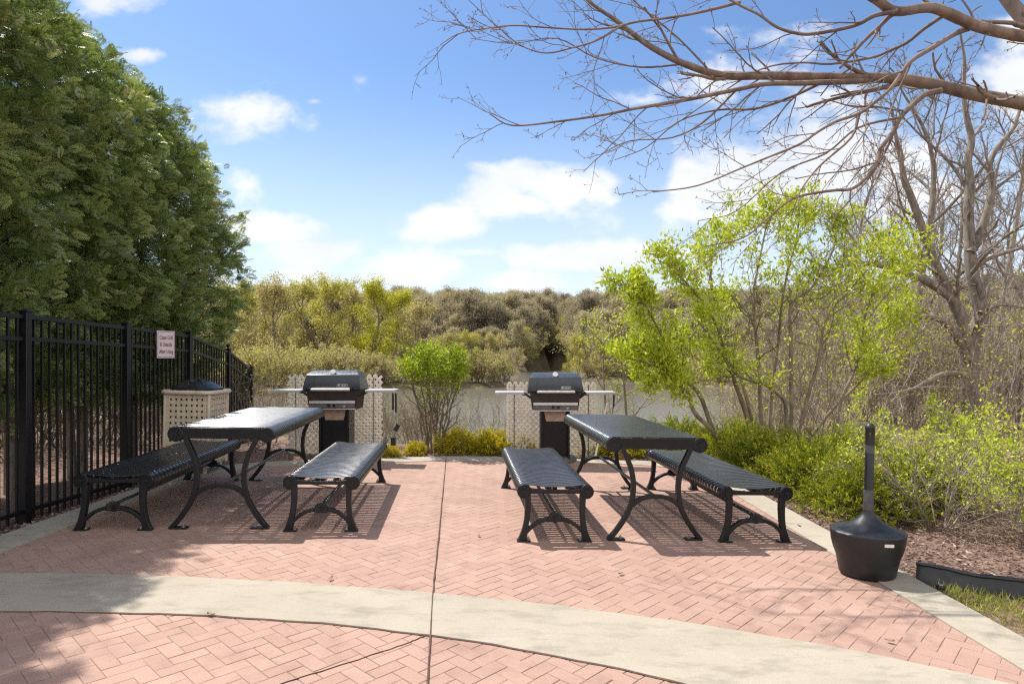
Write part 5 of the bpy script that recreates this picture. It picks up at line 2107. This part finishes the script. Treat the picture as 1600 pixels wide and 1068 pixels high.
def build_small_trees():
    """two thin trees standing in the scrub behind the right grill."""
    for px, d, H, seed, lab in ((945, 13.5, 2.9, 501, 'thin young tree in the scrub just right of the grill by the leafy shrub'),
                                (978, 12.5, 2.6, 502, 'thin leaning young tree between the grill and the leafy shrub')):
        x = (px - 800) / 1000 * d
        (wv, wf), (lv, lf, lt) = tree_geo(seed, H, [dict(seg=5, wob=.15, up=.05, n=6, ratio=.5, ang=.6, start=.15, rr=.5, rmin=.006), dict(seg=4, wob=.18, up=.05, n=4, ratio=.5, ang=.65, start=.2, rr=.6, rmin=.004), dict(seg=3, wob=.2, up=.03, n=0, ratio=.5, ang=.8, start=.2)], .04, .3, 9, (.06, .03), .35, .36, 2, .04)
        t = thing('young_tree', lab, 'tree', (x, d, float(terrain(x, d))), seed)
        link('trunk', new_mesh('trunk', wv, wf, M['stem'], True), t)
        link('leaves', new_mesh('leaves', lv, lf, M['spring'], tint=lt), t)


build_shore_trees()
build_hill_forest()
build_brush()
build_right_wood()
build_small_trees()


# ------------------------------------------------------------------ mulch chips, grass, fallen leaves
def build_litter():
    g = np.random.default_rng(600)
    P = []
    a = np.stack([2.5 + 2.6 * g.random(15000) ** 1.2, 3.3 + 5.2 * g.random(15000)], 1)
    a = a[a[:, 1] > 4.0 - .45 * (a[:, 0] - 2.54) - .0]
    b = np.stack([-3.56 - .55 * g.random(5000), 3.2 + 5.2 * g.random(5000)], 1)
    c = np.stack([-3.6 + 6.1 * g.random(3500), 8.55 + .9 * g.random(3500)], 1)
    P = np.vstack([a, b, c])
    n = len(P)
    z = terrain(P[:, 0], P[:, 1]) + .004 + .012 * g.random(n)
    C = np.stack([P[:, 0], P[:, 1], z], 1)
    q = g.random(n) * 6.28
    D = np.stack([np.cos(q), np.sin(q), g.normal(0, .25, n)], 1)
    V, F = leaves(C, D, np.array([0, 0, 1.0]) + g.normal(0, .35, (n, 3)), .025 + .035 * g.random(n), .010 + .010 * g.random(n), .2)
    tag(link('bark_mulch', new_mesh('bark_mulch', V, F, M['chip'], tint=np.clip(g.normal(.5, .25, n), 0, 1))), kind='stuff')
    n = 12000
    x = 2.52 + 1.3 * g.random(n)
    y = 2.4 + 1.5 * g.random(n)
    ok = (y < 3.98 - .5 * (x - 2.54)) & (g.random(n) < .35 + .5 * (np.sin(x * 9) * np.sin(y * 8) > -.2))
    x, y = x[ok], y[ok]
    n = len(x)
    C = np.stack([x, y, terrain(x, y) - .002], 1)
    D = g.normal(0, .55, (n, 3)) * [1, 1, 0] + [0, 0, 1.0]
    V, F = leaves(C, D, g.normal(0, 1, (n, 3)), .03 + .05 * g.random(n), .005, .1)
    tag(link('grass', new_mesh('grass', V, F, M['grass'], tint=g.random(n))), kind='stuff')
    # a few dry leaves lying on the paving
    spots = [((1318, 897), 'dry leaf on the concrete near the cigarette receptacle'), ((1249, 823), 'brown dry leaf on the curb beside the bench end'),
             ((970, 898), 'small brown leaf on the bricks below the middle bench'), ((1390, 1004), 'dark leaf scrap on the bricks near the right border'),
             ((517, 906), 'curled leaf scrap at the upper edge of the concrete band'), ((330, 962), 'pale scrap at the lower edge of the concrete band'),
             ((748, 838), 'small leaf scrap on the bricks near the middle joint')]
    for k, ((px, py), lab) in enumerate(spots):
        x, y = g2(px, py)
        t = np.linspace(0, 1, 6)
        V = []
        for s in t:
            w = .011 * math.sin(math.pi * min(max(s, .04), .97)) ** .7
            V += [(s * .04 - .02, -w, .010 * (s - .4) ** 2 * 8 * .3 + .004), (s * .04 - .02, 0, .002 + .01 * (s - .5) ** 2), (s * .04 - .02, w, .010 * (s - .4) ** 2 * 8 * .3 + .005)]
        F = []
        for i in range(5):
            F += [(3 * i, 3 * i + 3, 3 * i + 4, 3 * i + 1), (3 * i + 1, 3 * i + 4, 3 * i + 5, 3 * i + 2)]
        o = link('dry_leaf', new_mesh('dry_leaf', V, F, M['chip'], True, tint=np.full(10, .3 + .08 * k)))
        o.location = (x, y, gp(x) + .009)
        o.rotation_euler = (0, 0, k * 1.9)
        tag(o, lab, 'leaf', 'dry leaves lying on the patio')


build_litter()
